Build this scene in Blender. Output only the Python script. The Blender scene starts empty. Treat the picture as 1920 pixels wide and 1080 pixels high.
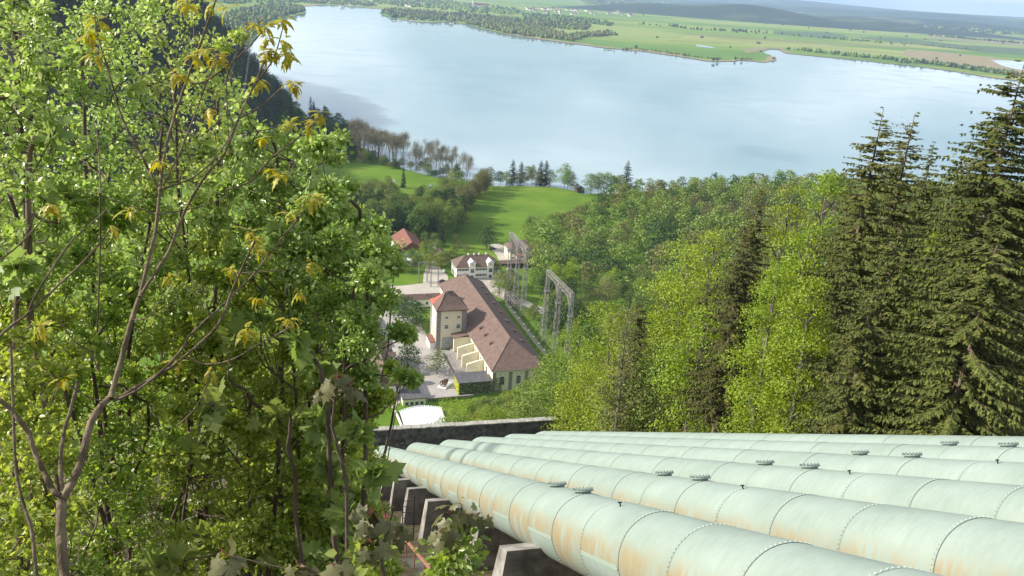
import bpy, math, random
import numpy as np
from mathutils import Matrix, Vector, Euler
rnd = random.Random(7); NR = np.random.RandomState(11)
S = bpy.context.scene; C = S.collection
R = math.radians
# ------------------------------------------------------------------ camera
CAMZ = 170.0; FPX = 1598.0; PITCH = R(19.8); ROLL = R(3.7)
cam_d = bpy.data.cameras.new('camera'); cam = bpy.data.objects.new('camera', cam_d); C.objects.link(cam); S.camera = cam
cam_d.sensor_width = 36.0; cam_d.lens = 36.0*FPX/1920.0; cam_d.clip_start = 0.1; cam_d.clip_end = 90000
cam.matrix_world = Matrix.Translation((0, 0, CAMZ)) @ Matrix.Rotation(R(90)-PITCH, 4, 'X') @ Matrix.Rotation(ROLL, 4, 'Z')
# ------------------------------------------------------------------ light
SUN_AZ = R(-89.0); SUN_EL = R(31.0)
sun_dir = Vector((math.sin(SUN_AZ)*math.cos(SUN_EL), math.cos(SUN_AZ)*math.cos(SUN_EL), math.sin(SUN_EL)))
W = bpy.data.worlds.new('World'); S.world = W; W.use_nodes = True
nt = W.node_tree; nt.nodes.clear()
wo = nt.nodes.new('ShaderNodeOutputWorld'); bg = nt.nodes.new('ShaderNodeBackground'); sky = nt.nodes.new('ShaderNodeTexSky')
sky.sky_type = 'NISHITA'; sky.sun_disc = False; sky.sun_elevation = SUN_EL; sky.sun_rotation = SUN_AZ; sky.altitude = 700; sky.air_density = 1.0; sky.dust_density = 1.5
bg.inputs['Strength'].default_value = 0.09
tc = nt.nodes.new('ShaderNodeTexCoord'); mp = nt.nodes.new('ShaderNodeMapping'); mp.inputs['Scale'].default_value = (1, 1, 3.2)
nz = nt.nodes.new('ShaderNodeTexNoise'); nz.inputs['Scale'].default_value = 2.6; nz.inputs['Detail'].default_value = 6; nz.inputs['Roughness'].default_value = 0.52
cr = nt.nodes.new('ShaderNodeValToRGB'); cr.color_ramp.elements[0].position = 0.40; cr.color_ramp.elements[1].position = 0.66
cr.color_ramp.elements[0].color = (0, 0, 0, 1); cr.color_ramp.elements[1].color = (0.95, 0.95, 0.95, 1)
mx = nt.nodes.new('ShaderNodeMix'); mx.data_type = 'RGBA'; mx.inputs['B'].default_value = (12, 12.2, 12.6, 1)
nt.links.new(tc.outputs['Generated'], mp.inputs['Vector']); nt.links.new(mp.outputs[0], nz.inputs['Vector']); nt.links.new(nz.outputs[0], cr.inputs[0])
nt.links.new(cr.outputs[0], mx.inputs['Factor']); nt.links.new(sky.outputs[0], mx.inputs['A']); nt.links.new(mx.outputs['Result'], bg.inputs['Color']); nt.links.new(bg.outputs[0], wo.inputs['Surface'])
sd = bpy.data.lights.new('sun', 'SUN'); sd.energy = 5.0; sd.angle = R(0.5); sd.color = (1.0, 0.93, 0.82)
so = bpy.data.objects.new('sun', sd); C.objects.link(so); so.rotation_euler = (-sun_dir).to_track_quat('-Z', 'Y').to_euler()
S.view_settings.view_transform = 'Standard'; S.view_settings.look = 'None'; S.view_settings.gamma = 1.0; S.view_settings.exposure = 0.62
try: S.view_settings.use_curve_mapping = False
except Exception: pass
S.cycles.max_bounces = 6; S.cycles.diffuse_bounces = 3; S.cycles.glossy_bounces = 2; S.cycles.transmission_bounces = 3; S.cycles.volume_bounces = 1; S.cycles.transparent_max_bounces = 6
S.cycles.use_denoising = True

# ------------------------------------------------------------------ measuring
def ray(px, py):
    x = px-960; y = 540-py; c, s = math.cos(ROLL), math.sin(ROLL)
    xr = x*c-y*s; yr = x*s+y*c; c, s = math.cos(PITCH), math.sin(PITCH)
    v = np.array([xr, FPX*c+yr*s, -FPX*s+yr*c]); return v/np.linalg.norm(v)
def G(px, py, z=0.0):
    r = ray(px, py); t = (z-CAMZ)/r[2]; return r*t+np.array([0, 0, CAMZ])
def PX(px, py, dist): return ray(px, py)*dist+np.array([0, 0, CAMZ])
def proj(P):
    v = np.asarray(P, float)-np.array([0, 0, CAMZ]); c, s = math.cos(PITCH), math.sin(PITCH)
    x, y, z = v[0], v[1]*c-v[2]*s, v[1]*s+v[2]*c
    if y < .1: return (-9999, -9999)
    xs, ys = x/y*FPX, z/y*FPX; c, s = math.cos(ROLL), math.sin(ROLL)
    return (960+xs*c+ys*s, 540+xs*s-ys*c)
D = ray(585, 803); E1 = np.array([D[1], -D[0], 0]); E1 /= np.linalg.norm(E1); E2 = np.cross(E1, D); DH = np.array([-E1[1], E1[0], 0])
AV = np.array([-.305, .952, 0]); NV = np.array([.952, .305, 0]); PROT = math.atan2(.305, .952)
def AN(a, n, z=0.0): p = AV*a+NV*n; p[2] = z; return p
def SQ(s, q, z=0.0): p = DH*s+E1*q; p[2] = z; return p
def ss(t): t = np.clip(t, 0, 1); return t*t*(3-2*t)

# ------------------------------------------------------------------ objects
def tag(o, label=None, cat=None, group=None, kind=None):
    if label: o['label'] = label
    if cat: o['category'] = cat
    if group: o['group'] = group
    if kind: o['kind'] = kind
    return o
def empty(name, loc=(0, 0, 0), rz=0.0, label=None, cat=None, group=None):
    o = bpy.data.objects.new(name, None); C.objects.link(o); o.location = Vector(loc); o.rotation_euler = (0, 0, rz); o.empty_display_size = .3
    return tag(o, label, cat, group)
def dup(root, loc=None, rz=None, sc=None, label=None, group=None):
    r = root.copy(); C.objects.link(r)
    if loc is not None: r.location = Vector(loc)
    if rz is not None: r.rotation_euler = (0, 0, rz)
    if sc is not None: r.scale = sc if hasattr(sc, '__len__') else (sc, sc, sc)
    if label: r['label'] = label
    if group: r['group'] = group
    for ch in KIDS.get(root.name, []):
        c = ch.copy(); C.objects.link(c); c.parent = r; KIDS.setdefault(r.name, []).append(c)
        for g in KIDS.get(ch.name, []):
            d = g.copy(); C.objects.link(d); d.parent = c; KIDS.setdefault(c.name, []).append(d)
    return r
KIDS = {}
class MB:
    def __init__(s): s.v = []; s.f = []; s.m = []; s.n = 0; s.mi = 0; s.big = []
    def add(s, vs, fs):
        b = s.n; s.v.extend([tuple(map(float, p)) for p in vs]); s.f.extend([tuple(i+b for i in f) for f in fs]); s.m.extend([s.mi]*len(fs)); s.n += len(vs); return s
    def box(s, c, d, rz=0.0, taper=1.0):
        x, y, z = d[0]/2, d[1]/2, d[2]/2; P = []
        cr_, sr_ = math.cos(rz), math.sin(rz)
        for zz, t in ((-z, 1), (z, taper)):
            for xx, yy in ((-x, -y), (x, -y), (x, y), (-x, y)):
                X, Y = xx*t, yy*t; P.append((c[0]+X*cr_-Y*sr_, c[1]+X*sr_+Y*cr_, c[2]+zz))
        return s.add(P, [(3, 2, 1, 0), (4, 5, 6, 7), (0, 1, 5, 4), (1, 2, 6, 5), (2, 3, 7, 6), (3, 0, 4, 7)])
    def bb(s, x0, x1, y0, y1, z0, z1): return s.box(((x0+x1)/2, (y0+y1)/2, (z0+z1)/2), (x1-x0, y1-y0, z1-z0))
    def prism(s, poly, z0, z1):
        n = len(poly); P = [(p[0], p[1], z0) for p in poly]+[(p[0], p[1], z1) for p in poly]
        return s.add(P, [tuple(range(n))[::-1], tuple(range(n, 2*n))]+[(i, (i+1) % n, n+(i+1) % n, n+i) for i in range(n)])
    def tube(s, pts, rads, k=6, cap=True):
        pts = [Vector(map(float, p)) for p in pts]
        if not hasattr(rads, '__len__'): rads = [rads]*len(pts)
        P = []; F = []; up = None
        for i, p in enumerate(pts):
            t = (pts[min(i+1, len(pts)-1)]-pts[max(i-1, 0)])
            if t.length < 1e-9: t = Vector((0, 0, 1))
            t.normalize()
            if up is None: up = Vector((0, 0, 1)) if abs(t.z) < .9 else Vector((1, 0, 0))
            a = t.cross(up)
            if a.length < 1e-4: a = t.cross(Vector((1, 0, .3)))
            a.normalize(); b = a.cross(t); b.normalize(); up = b
            for j in range(k):
                w = 2*math.pi*j/k; P.append(p+a*(math.cos(w)*rads[i])+b*(math.sin(w)*rads[i]))
        for i in range(len(pts)-1):
            for j in range(k):
                F.append((i*k+j, i*k+(j+1) % k, (i+1)*k+(j+1) % k, (i+1)*k+j))
        if cap: F.append(tuple(range(k))); F.append(tuple(range((len(pts)-1)*k, len(pts)*k))[::-1])
        return s.add(P, F)
    def bar(s, a, b, w):
        return s.tube([a, b], w/2*1.3, 4)
    def arr(s, V, F):           # V (N,3) array, F (M,k) int array with the same material
        s.big.append((np.asarray(V, np.float32), np.asarray(F, np.int64), s.mi)); return s
    def build(s, name, mats, parent=None, smooth=False, kind=None):
        if not isinstance(mats, (list, tuple)): mats = [mats]
        me = bpy.data.meshes.new(name)
        if s.big:
            Vs = [np.array(s.v, np.float32).reshape(-1, 3)]; off = len(s.v); loops = []; lt = []; mi = []
            for f, m_ in zip(s.f, s.m): loops.extend(f); lt.append(len(f)); mi.append(m_)
            LL = [np.array(loops, np.int64)]; LT = [np.array(lt, np.int64)]; MI = [np.array(mi, np.int64)]
            for V, F, m_ in s.big:
                Vs.append(V); LL.append((F+off).ravel()); LT.append(np.full(len(F), F.shape[1])); MI.append(np.full(len(F), m_)); off += len(V)
            V = np.concatenate(Vs); L = np.concatenate(LL); T = np.concatenate(LT); I = np.concatenate(MI)
            me.vertices.add(len(V)); me.vertices.foreach_set('co', V.ravel()); me.loops.add(len(L)); me.loops.foreach_set('vertex_index', L.astype(np.int32))
            me.polygons.add(len(T)); me.polygons.foreach_set('loop_start', np.concatenate([[0], np.cumsum(T)[:-1]]).astype(np.int32))
            me.polygons.foreach_set('material_index', I.astype(np.int32)); me.update(calc_edges=True)
        else:
            me.from_pydata(s.v, [], s.f); me.polygons.foreach_set('material_index', s.m); me.update()
        for m_ in mats: me.materials.append(m_)
        if smooth: me.polygons.foreach_set('use_smooth', [True]*len(me.polygons))
        o = bpy.data.objects.new(name, me); C.objects.link(o)
        if parent is not None: o.parent = parent; KIDS.setdefault(parent.name, []).append(o)
        if kind: o['kind'] = kind
        return o

# ------------------------------------------------------------------ materials
def nd(t, ty, **kw):
    n = t.nodes.new(ty)
    for k, v in kw.items():
        if k.startswith('_'): setattr(n, k[1:], v)
        else: n.inputs[k].default_value = v
    return n
def mat(name, c1, c2=None, scale=1.0, rough=0.8, bump=0.0, bscale=None, metal=0.0, stretch=(1, 1, 1), coord='Object', detail=5, c3=None, ramp=(.35, .65), spec=0.3, rand=0.0):
    m = bpy.data.materials.new(name); m.use_nodes = True; t = m.node_tree; b = t.nodes['Principled BSDF']
    b.inputs['Roughness'].default_value = rough; b.inputs['Metallic'].default_value = metal; b.inputs['Specular IOR Level'].default_value = spec
    b.inputs['Base Color'].default_value = (*c1, 1); L = t.links
    tcn = t.nodes.new('ShaderNodeTexCoord'); mpn = nd(t, 'ShaderNodeMapping'); mpn.inputs['Scale'].default_value = stretch
    if coord == 'World': g = t.nodes.new('ShaderNodeNewGeometry'); L.new(g.outputs['Position'], mpn.inputs['Vector'])
    else: L.new(tcn.outputs[coord], mpn.inputs['Vector'])
    col = None
    if c2:
        n = nd(t, 'ShaderNodeTexNoise', Scale=scale, Detail=detail, Roughness=.6); L.new(mpn.outputs[0], n.inputs['Vector'])
        r = t.nodes.new('ShaderNodeValToRGB'); r.color_ramp.elements[0].position = ramp[0]; r.color_ramp.elements[1].position = ramp[1]
        r.color_ramp.elements[0].color = (*c1, 1); r.color_ramp.elements[1].color = (*c2, 1)
        if c3: e = r.color_ramp.elements.new((ramp[0]+ramp[1])/2); e.color = (*c3, 1)
        L.new(n.outputs[0], r.inputs[0]); col = r.outputs[0]; L.new(col, b.inputs['Base Color'])
    if rand and col is not None:
        oi = t.nodes.new('ShaderNodeObjectInfo'); hs = t.nodes.new('ShaderNodeHueSaturation'); ma = nd(t, 'ShaderNodeMapRange'); ma.inputs['To Min'].default_value = 1-rand; ma.inputs['To Max'].default_value = 1+rand
        L.new(oi.outputs['Random'], ma.inputs['Value']); L.new(ma.outputs[0], hs.inputs['Value']); L.new(col, hs.inputs['Color']); L.new(hs.outputs[0], b.inputs['Base Color'])
    if bump:
        n2 = nd(t, 'ShaderNodeTexNoise', Scale=bscale or scale*3, Detail=4); L.new(mpn.outputs[0], n2.inputs['Vector'])
        bp = nd(t, 'ShaderNodeBump', Strength=bump, Distance=.05); L.new(n2.outputs[0], bp.inputs['Height']); L.new(bp.outputs[0], b.inputs['Normal'])
    return m
def leafmat(name, c1, c2, trans=.35, rough=.45, spec=.3, treevar=.25, tcol=None, hue=.03):
    m = bpy.data.materials.new(name); m.use_nodes = True; t = m.node_tree; L = t.links; b = t.nodes['Principled BSDF']; out = t.nodes['Material Output']
    b.inputs['Roughness'].default_value = rough; b.inputs['Specular IOR Level'].default_value = spec
    g = t.nodes.new('ShaderNodeNewGeometry'); mxn = t.nodes.new('ShaderNodeMix'); mxn.data_type = 'RGBA'
    mxn.inputs['A'].default_value = (*c1, 1); mxn.inputs['B'].default_value = (*c2, 1); L.new(g.outputs['Random Per Island'], mxn.inputs['Factor'])
    oi = t.nodes.new('ShaderNodeObjectInfo'); hs = t.nodes.new('ShaderNodeHueSaturation')
    ma = nd(t, 'ShaderNodeMapRange'); ma.inputs['To Min'].default_value = 1-treevar; ma.inputs['To Max'].default_value = 1+treevar
    wn = nd(t, 'ShaderNodeTexWhiteNoise', _noise_dimensions='1D'); L.new(oi.outputs['Random'], wn.inputs['W'])
    mh = nd(t, 'ShaderNodeMapRange'); mh.inputs['To Min'].default_value = .5-hue; mh.inputs['To Max'].default_value = .5+hue; L.new(wn.outputs['Value'], mh.inputs['Value']); L.new(mh.outputs[0], hs.inputs['Hue'])
    L.new(oi.outputs['Random'], ma.inputs['Value']); L.new(ma.outputs[0], hs.inputs['Value']); L.new(mxn.outputs['Result'], hs.inputs['Color']); L.new(hs.outputs[0], b.inputs['Base Color'])
    tr = t.nodes.new('ShaderNodeBsdfTranslucent'); h2 = nd(t, 'ShaderNodeHueSaturation', Value=1.5, Saturation=1.1, Hue=.49); L.new(hs.outputs[0], h2.inputs['Color']); L.new(h2.outputs[0], tr.inputs['Color'])
    ms = nd(t, 'ShaderNodeMixShader'); ms.inputs[0].default_value = trans; L.new(b.outputs[0], ms.inputs[1]); L.new(tr.outputs[0], ms.inputs[2]); L.new(ms.outputs[0], out.inputs['Surface'])
    return m
def ground_mat():
    m = bpy.data.materials.new('ground_cover'); m.use_nodes = True; t = m.node_tree; L = t.links; b = t.nodes['Principled BSDF']; b.inputs['Roughness'].default_value = .95; b.inputs['Specular IOR Level'].default_value = .1
    g = t.nodes.new('ShaderNodeNewGeometry'); sp = t.nodes.new('ShaderNodeSeparateXYZ'); L.new(g.outputs['Position'], sp.inputs[0])
    def noise(sc, det=5):
        n = nd(t, 'ShaderNodeTexNoise', Scale=sc, Detail=det, Roughness=.6); L.new(g.outputs['Position'], n.inputs['Vector']); return n
    def ramp(n, *els):
        r = t.nodes.new('ShaderNodeValToRGB'); e = r.color_ramp.elements
        while len(e) < len(els): e.new(.5)
        for i, (p, c) in enumerate(els): e[i].position = p; e[i].color = (*c, 1)
        L.new(n.outputs[0], r.inputs[0]); return r
    grass = ramp(noise(.03, 8), (.3, (.075, .145, .014)), (.52, (.11, .19, .018)), (.72, (.16, .23, .03)))
    floor = ramp(noise(1.2, 8), (.3, (.035, .045, .015)), (.5, (.075, .06, .035)), (.72, (.15, .12, .08)))
    mr = nd(t, 'ShaderNodeMapRange'); mr.inputs['From Min'].default_value = 3.2; mr.inputs['From Max'].default_value = 6.0; L.new(sp.outputs['Z'], mr.inputs['Value'])
    mxn = t.nodes.new('ShaderNodeMix'); mxn.data_type = 'RGBA'; L.new(mr.outputs[0], mxn.inputs['Factor']); L.new(grass.outputs[0], mxn.inputs['A']); L.new(floor.outputs[0], mxn.inputs['B'])
    mr2 = nd(t, 'ShaderNodeMapRange'); mr2.inputs['From Min'].default_value = .1; mr2.inputs['From Max'].default_value = 1.4; L.new(sp.outputs['Z'], mr2.inputs['Value'])
    mx2 = t.nodes.new('ShaderNodeMix'); mx2.data_type = 'RGBA'; mx2.inputs['A'].default_value = (.25, .21, .15, 1); L.new(mr2.outputs[0], mx2.inputs['Factor']); L.new(mxn.outputs['Result'], mx2.inputs['B'])
    L.new(mx2.outputs['Result'], b.inputs['Base Color'])
    bp = nd(t, 'ShaderNodeBump', Strength=.5, Distance=.25); L.new(noise(1.1, 6).outputs[0], bp.inputs['Height']); L.new(bp.outputs[0], b.inputs['Normal'])
    return m
def fields_mat():
    m = bpy.data.materials.new('far_fields'); m.use_nodes = True; t = m.node_tree; L = t.links; b = t.nodes['Principled BSDF']; b.inputs['Roughness'].default_value = .95; b.inputs['Specular IOR Level'].default_value = .1
    g = t.nodes.new('ShaderNodeNewGeometry'); mpn = nd(t, 'ShaderNodeMapping'); mpn.inputs['Rotation'].default_value = (0, 0, .35); mpn.inputs['Scale'].default_value = (.0011, .0032, 0); L.new(g.outputs['Position'], mpn.inputs['Vector'])
    v = nd(t, 'ShaderNodeTexVoronoi', Scale=1.0, _voronoi_dimensions='2D'); L.new(mpn.outputs[0], v.inputs['Vector'])
    r = t.nodes.new('ShaderNodeValToRGB'); e = r.color_ramp.elements; r.color_ramp.interpolation = 'CONSTANT'
    for p, c in ((.2, (.15, .23, .04)), (.42, (.20, .26, .06)), (.6, (.11, .20, .035)), (.75, (.24, .27, .08)), (.87, (.17, .20, .07))): 
        x = e.new(p); x.color = (*c, 1)
    e[0].color = (.12, .19, .035, 1)
    L.new(v.outputs['Color'], r.inputs[0])
    n = nd(t, 'ShaderNodeTexNoise', Scale=.004, Detail=8, Roughness=.65); L.new(g.outputs['Position'], n.inputs['Vector'])
    mxn = t.nodes.new('ShaderNodeMix'); mxn.data_type = 'RGBA'; mxn.blend_type = 'OVERLAY'; mxn.inputs['Factor'].default_value = .45
    L.new(r.outputs[0], mxn.inputs['A']); L.new(n.outputs[0], mxn.inputs['B']); L.new(mxn.outputs['Result'], b.inputs['Base Color']); return m
def water_mat():
    m = bpy.data.materials.new('lake_water'); m.use_nodes = True; t = m.node_tree; L = t.links; b = t.nodes['Principled BSDF']
    b.inputs['Roughness'].default_value = .04; b.inputs['IOR'].default_value = 1.33; b.inputs['Specular IOR Level'].default_value = .5
    g = t.nodes.new('ShaderNodeNewGeometry')
    n0 = nd(t, 'ShaderNodeTexNoise', Scale=.0022, Detail=4); L.new(g.outputs['Position'], n0.inputs['Vector'])
    r = t.nodes.new('ShaderNodeValToRGB'); r.color_ramp.elements[0].position = .3; r.color_ramp.elements[1].position = .7
    r.color_ramp.elements[0].color = (.19, .30, .33, 1); r.color_ramp.elements[1].color = (.24, .34, .37, 1); L.new(n0.outputs[0], r.inputs[0]); L.new(r.outputs[0], b.inputs['Base Color'])
    n = nd(t, 'ShaderNodeTexNoise', Scale=.6, Detail=3); L.new(g.outputs['Position'], n.inputs['Vector'])
    n2 = nd(t, 'ShaderNodeTexNoise', Scale=.012, Detail=3); L.new(g.outputs['Position'], n2.inputs['Vector'])
    r2 = nd(t, 'ShaderNodeMapRange'); r2.inputs['From Min'].default_value = .45; r2.inputs['From Max'].default_value = .65; r2.inputs['To Min'].default_value = .04; r2.inputs['To Max'].default_value = .13
    L.new(n2.outputs[0], r2.inputs['Value']); L.new(r2.outputs[0], b.inputs['Roughness'])
    bp = nd(t, 'ShaderNodeBump', Strength=.05, Distance=.1); L.new(n.outputs[0], bp.inputs['Height']); L.new(bp.outputs[0], b.inputs['Normal']); return m
def pipe_mat(name, bands, rust):
    m = bpy.data.materials.new(name); m.use_nodes = True; t = m.node_tree; L = t.links; b = t.nodes['Principled BSDF']; b.inputs['Roughness'].default_value = .6; b.inputs['Specular IOR Level'].default_value = .25
    tcn = t.nodes.new('ShaderNodeTexCoord'); sp = t.nodes.new('ShaderNodeSeparateXYZ'); L.new(tcn.outputs['Object'], sp.inputs[0])
    def mth(op, a, b_=None, c_=None, clamp=False):
        n = t.nodes.new('ShaderNodeMath'); n.operation = op; n.use_clamp = clamp
        for i, v in enumerate((a, b_, c_)):
            if v is None: continue
            if hasattr(v, 'links') or hasattr(v, 'is_output'): L.new(v, n.inputs[i])
            else: n.inputs[i].default_value = v
        return n.outputs[0]
    def noise(sc, stretch=(1, 1, 1), det=5):
        mpn = nd(t, 'ShaderNodeMapping'); mpn.inputs['Scale'].default_value = stretch; L.new(tcn.outputs['Object'], mpn.inputs['Vector'])
        n = nd(t, 'ShaderNodeTexNoise', Scale=sc, Detail=det, Roughness=.6); L.new(mpn.outputs[0], n.inputs['Vector']); return n.outputs[0]
    big = noise(.8, (1, .6, 1), 8); fine = noise(2.6, (1.2, 3.4, .45), 9); mid = noise(.9, (1, 1.3, .6))
    r = t.nodes.new('ShaderNodeValToRGB'); e = r.color_ramp.elements; e[0].position = .3; e[0].color = (.20, .255, .215, 1); e[1].position = .7; e[1].color = (.29, .35, .31, 1); L.new(mth('ADD', mth('MULTIPLY', big, .6), mth('MULTIPLY', fine, .4)), r.inputs[0])
    # rust-brown weathering on the lower flank, streaked, stronger on every other course
    z = mth('ADD', sp.outputs['Z'], mth('MULTIPLY_ADD', mid, .9, -.45)); y = sp.outputs['Y']
    a_ = t.nodes.new('ShaderNodeMapRange'); a_.interpolation_type = 'SMOOTHSTEP'; a_.inputs['From Min'].default_value = .72; a_.inputs['From Max'].default_value = .22; L.new(z, a_.inputs['Value'])
    b2 = t.nodes.new('ShaderNodeMapRange'); b2.interpolation_type = 'SMOOTHSTEP'; b2.inputs['From Min'].default_value = -.95; b2.inputs['From Max'].default_value = -.40; L.new(z, b2.inputs['Value'])
    b3 = mth('GREATER_THAN', sp.outputs['Z'], -.045); strapc = mth('LESS_THAN', mth('FRACT', mth('DIVIDE', mth('ADD', y, 30.1), 5.4)), .5)
    low = mth('ADD', mth('MULTIPLY', strapc, b3), mth('MULTIPLY', mth('SUBTRACT', 1.0, strapc), b2.outputs[0]))
    zz = mth('MULTIPLY', a_.outputs[0], low)
    fr = mth('FRACT', mth('DIVIDE', mth('ADD', y, 30.1), 2.7)); edge = mth('MULTIPLY_ADD', fr, .5, .5)
    par = mth('MULTIPLY_ADD', strapc, -.15, 1.0)
    k = mth('MULTIPLY', mth('MULTIPLY', zz, edge), mth('MULTIPLY', par, rust*1.35))
    nn = t.nodes.new('ShaderNodeMapRange'); nn.inputs['From Min'].default_value = .40; nn.inputs['From Max'].default_value = .57; L.new(mth('ADD', mth('MULTIPLY', fine, .5), mth('MULTIPLY', mid, .5)), nn.inputs['Value'])
    k = mth('MULTIPLY', mth('MULTIPLY', k, nn.outputs[0], clamp=True), .82)
    m1 = t.nodes.new('ShaderNodeMix'); m1.data_type = 'RGBA'; m1.inputs['B'].default_value = (.27, .205, .105, 1); L.new(k, m1.inputs['Factor']); L.new(r.outputs[0], m1.inputs['A']); cur = m1.outputs['Result']
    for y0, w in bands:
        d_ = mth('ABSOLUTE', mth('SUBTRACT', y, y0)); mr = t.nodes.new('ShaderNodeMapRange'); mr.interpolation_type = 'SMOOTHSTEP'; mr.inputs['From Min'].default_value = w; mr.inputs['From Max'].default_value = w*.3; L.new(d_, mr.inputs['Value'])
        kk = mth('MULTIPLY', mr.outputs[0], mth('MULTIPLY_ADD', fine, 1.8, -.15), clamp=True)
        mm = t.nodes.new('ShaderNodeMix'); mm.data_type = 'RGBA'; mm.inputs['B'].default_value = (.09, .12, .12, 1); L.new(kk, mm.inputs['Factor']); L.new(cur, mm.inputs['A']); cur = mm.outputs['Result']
    L.new(cur, b.inputs['Base Color'])
    bp = nd(t, 'ShaderNodeBump', Strength=.12, Distance=.02); L.new(noise(1.6, (1, 1, 1), 3), bp.inputs['Height']); L.new(bp.outputs[0], b.inputs['Normal'])
    return m
def stone_mat():
    m = bpy.data.materials.new('rubble_stone'); m.use_nodes = True; t = m.node_tree; L = t.links; b = t.nodes['Principled BSDF']; b.inputs['Roughness'].default_value = .95
    tcn = t.nodes.new('ShaderNodeTexCoord'); v = nd(t, 'ShaderNodeTexVoronoi', Scale=2.2); L.new(tcn.outputs['Object'], v.inputs['Vector'])
    n = nd(t, 'ShaderNodeTexNoise', Scale=1.3, Detail=8); L.new(tcn.outputs['Object'], n.inputs['Vector'])
    r = t.nodes.new('ShaderNodeValToRGB'); e = r.color_ramp.elements; e[0].position = .1; e[0].color = (.07, .07, .065, 1); e[1].position = .9; e[1].color = (.20, .19, .18, 1); x = e.new(.97); x.color = (.3, .3, .28, 1); L.new(v.outputs['Color'], r.inputs[0])
    mm = t.nodes.new('ShaderNodeMix'); mm.data_type = 'RGBA'; mm.blend_type = 'MULTIPLY'; mm.inputs['Factor'].default_value = .7; L.new(r.outputs[0], mm.inputs['A']); L.new(n.outputs[0], mm.inputs['B']); L.new(mm.outputs['Result'], b.inputs['Base Color'])
    bp = nd(t, 'ShaderNodeBump', Strength=.8, Distance=.08); L.new(v.outputs['Distance'], bp.inputs['Height']); L.new(bp.outputs[0], b.inputs['Normal']); return m
def tile_mat(name, c1, c2, rows=3.2):
    m = mat(name, c1, c2, scale=.55, rough=.85, coord='Object', detail=9, ramp=(.36, .64)); t = m.node_tree; L = t.links; b = t.nodes['Principled BSDF']
    tcn = t.nodes['Texture Coordinate']; w = nd(t, 'ShaderNodeTexWave', Scale=rows, Distortion=.4, Detail=2); w.bands_direction = 'Z'; L.new(tcn.outputs['Object'], w.inputs['Vector'])
    bp = nd(t, 'ShaderNodeBump', Strength=.35, Distance=.06); L.new(w.outputs[0], bp.inputs['Height']); L.new(bp.outputs[0], b.inputs['Normal']); return m
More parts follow.
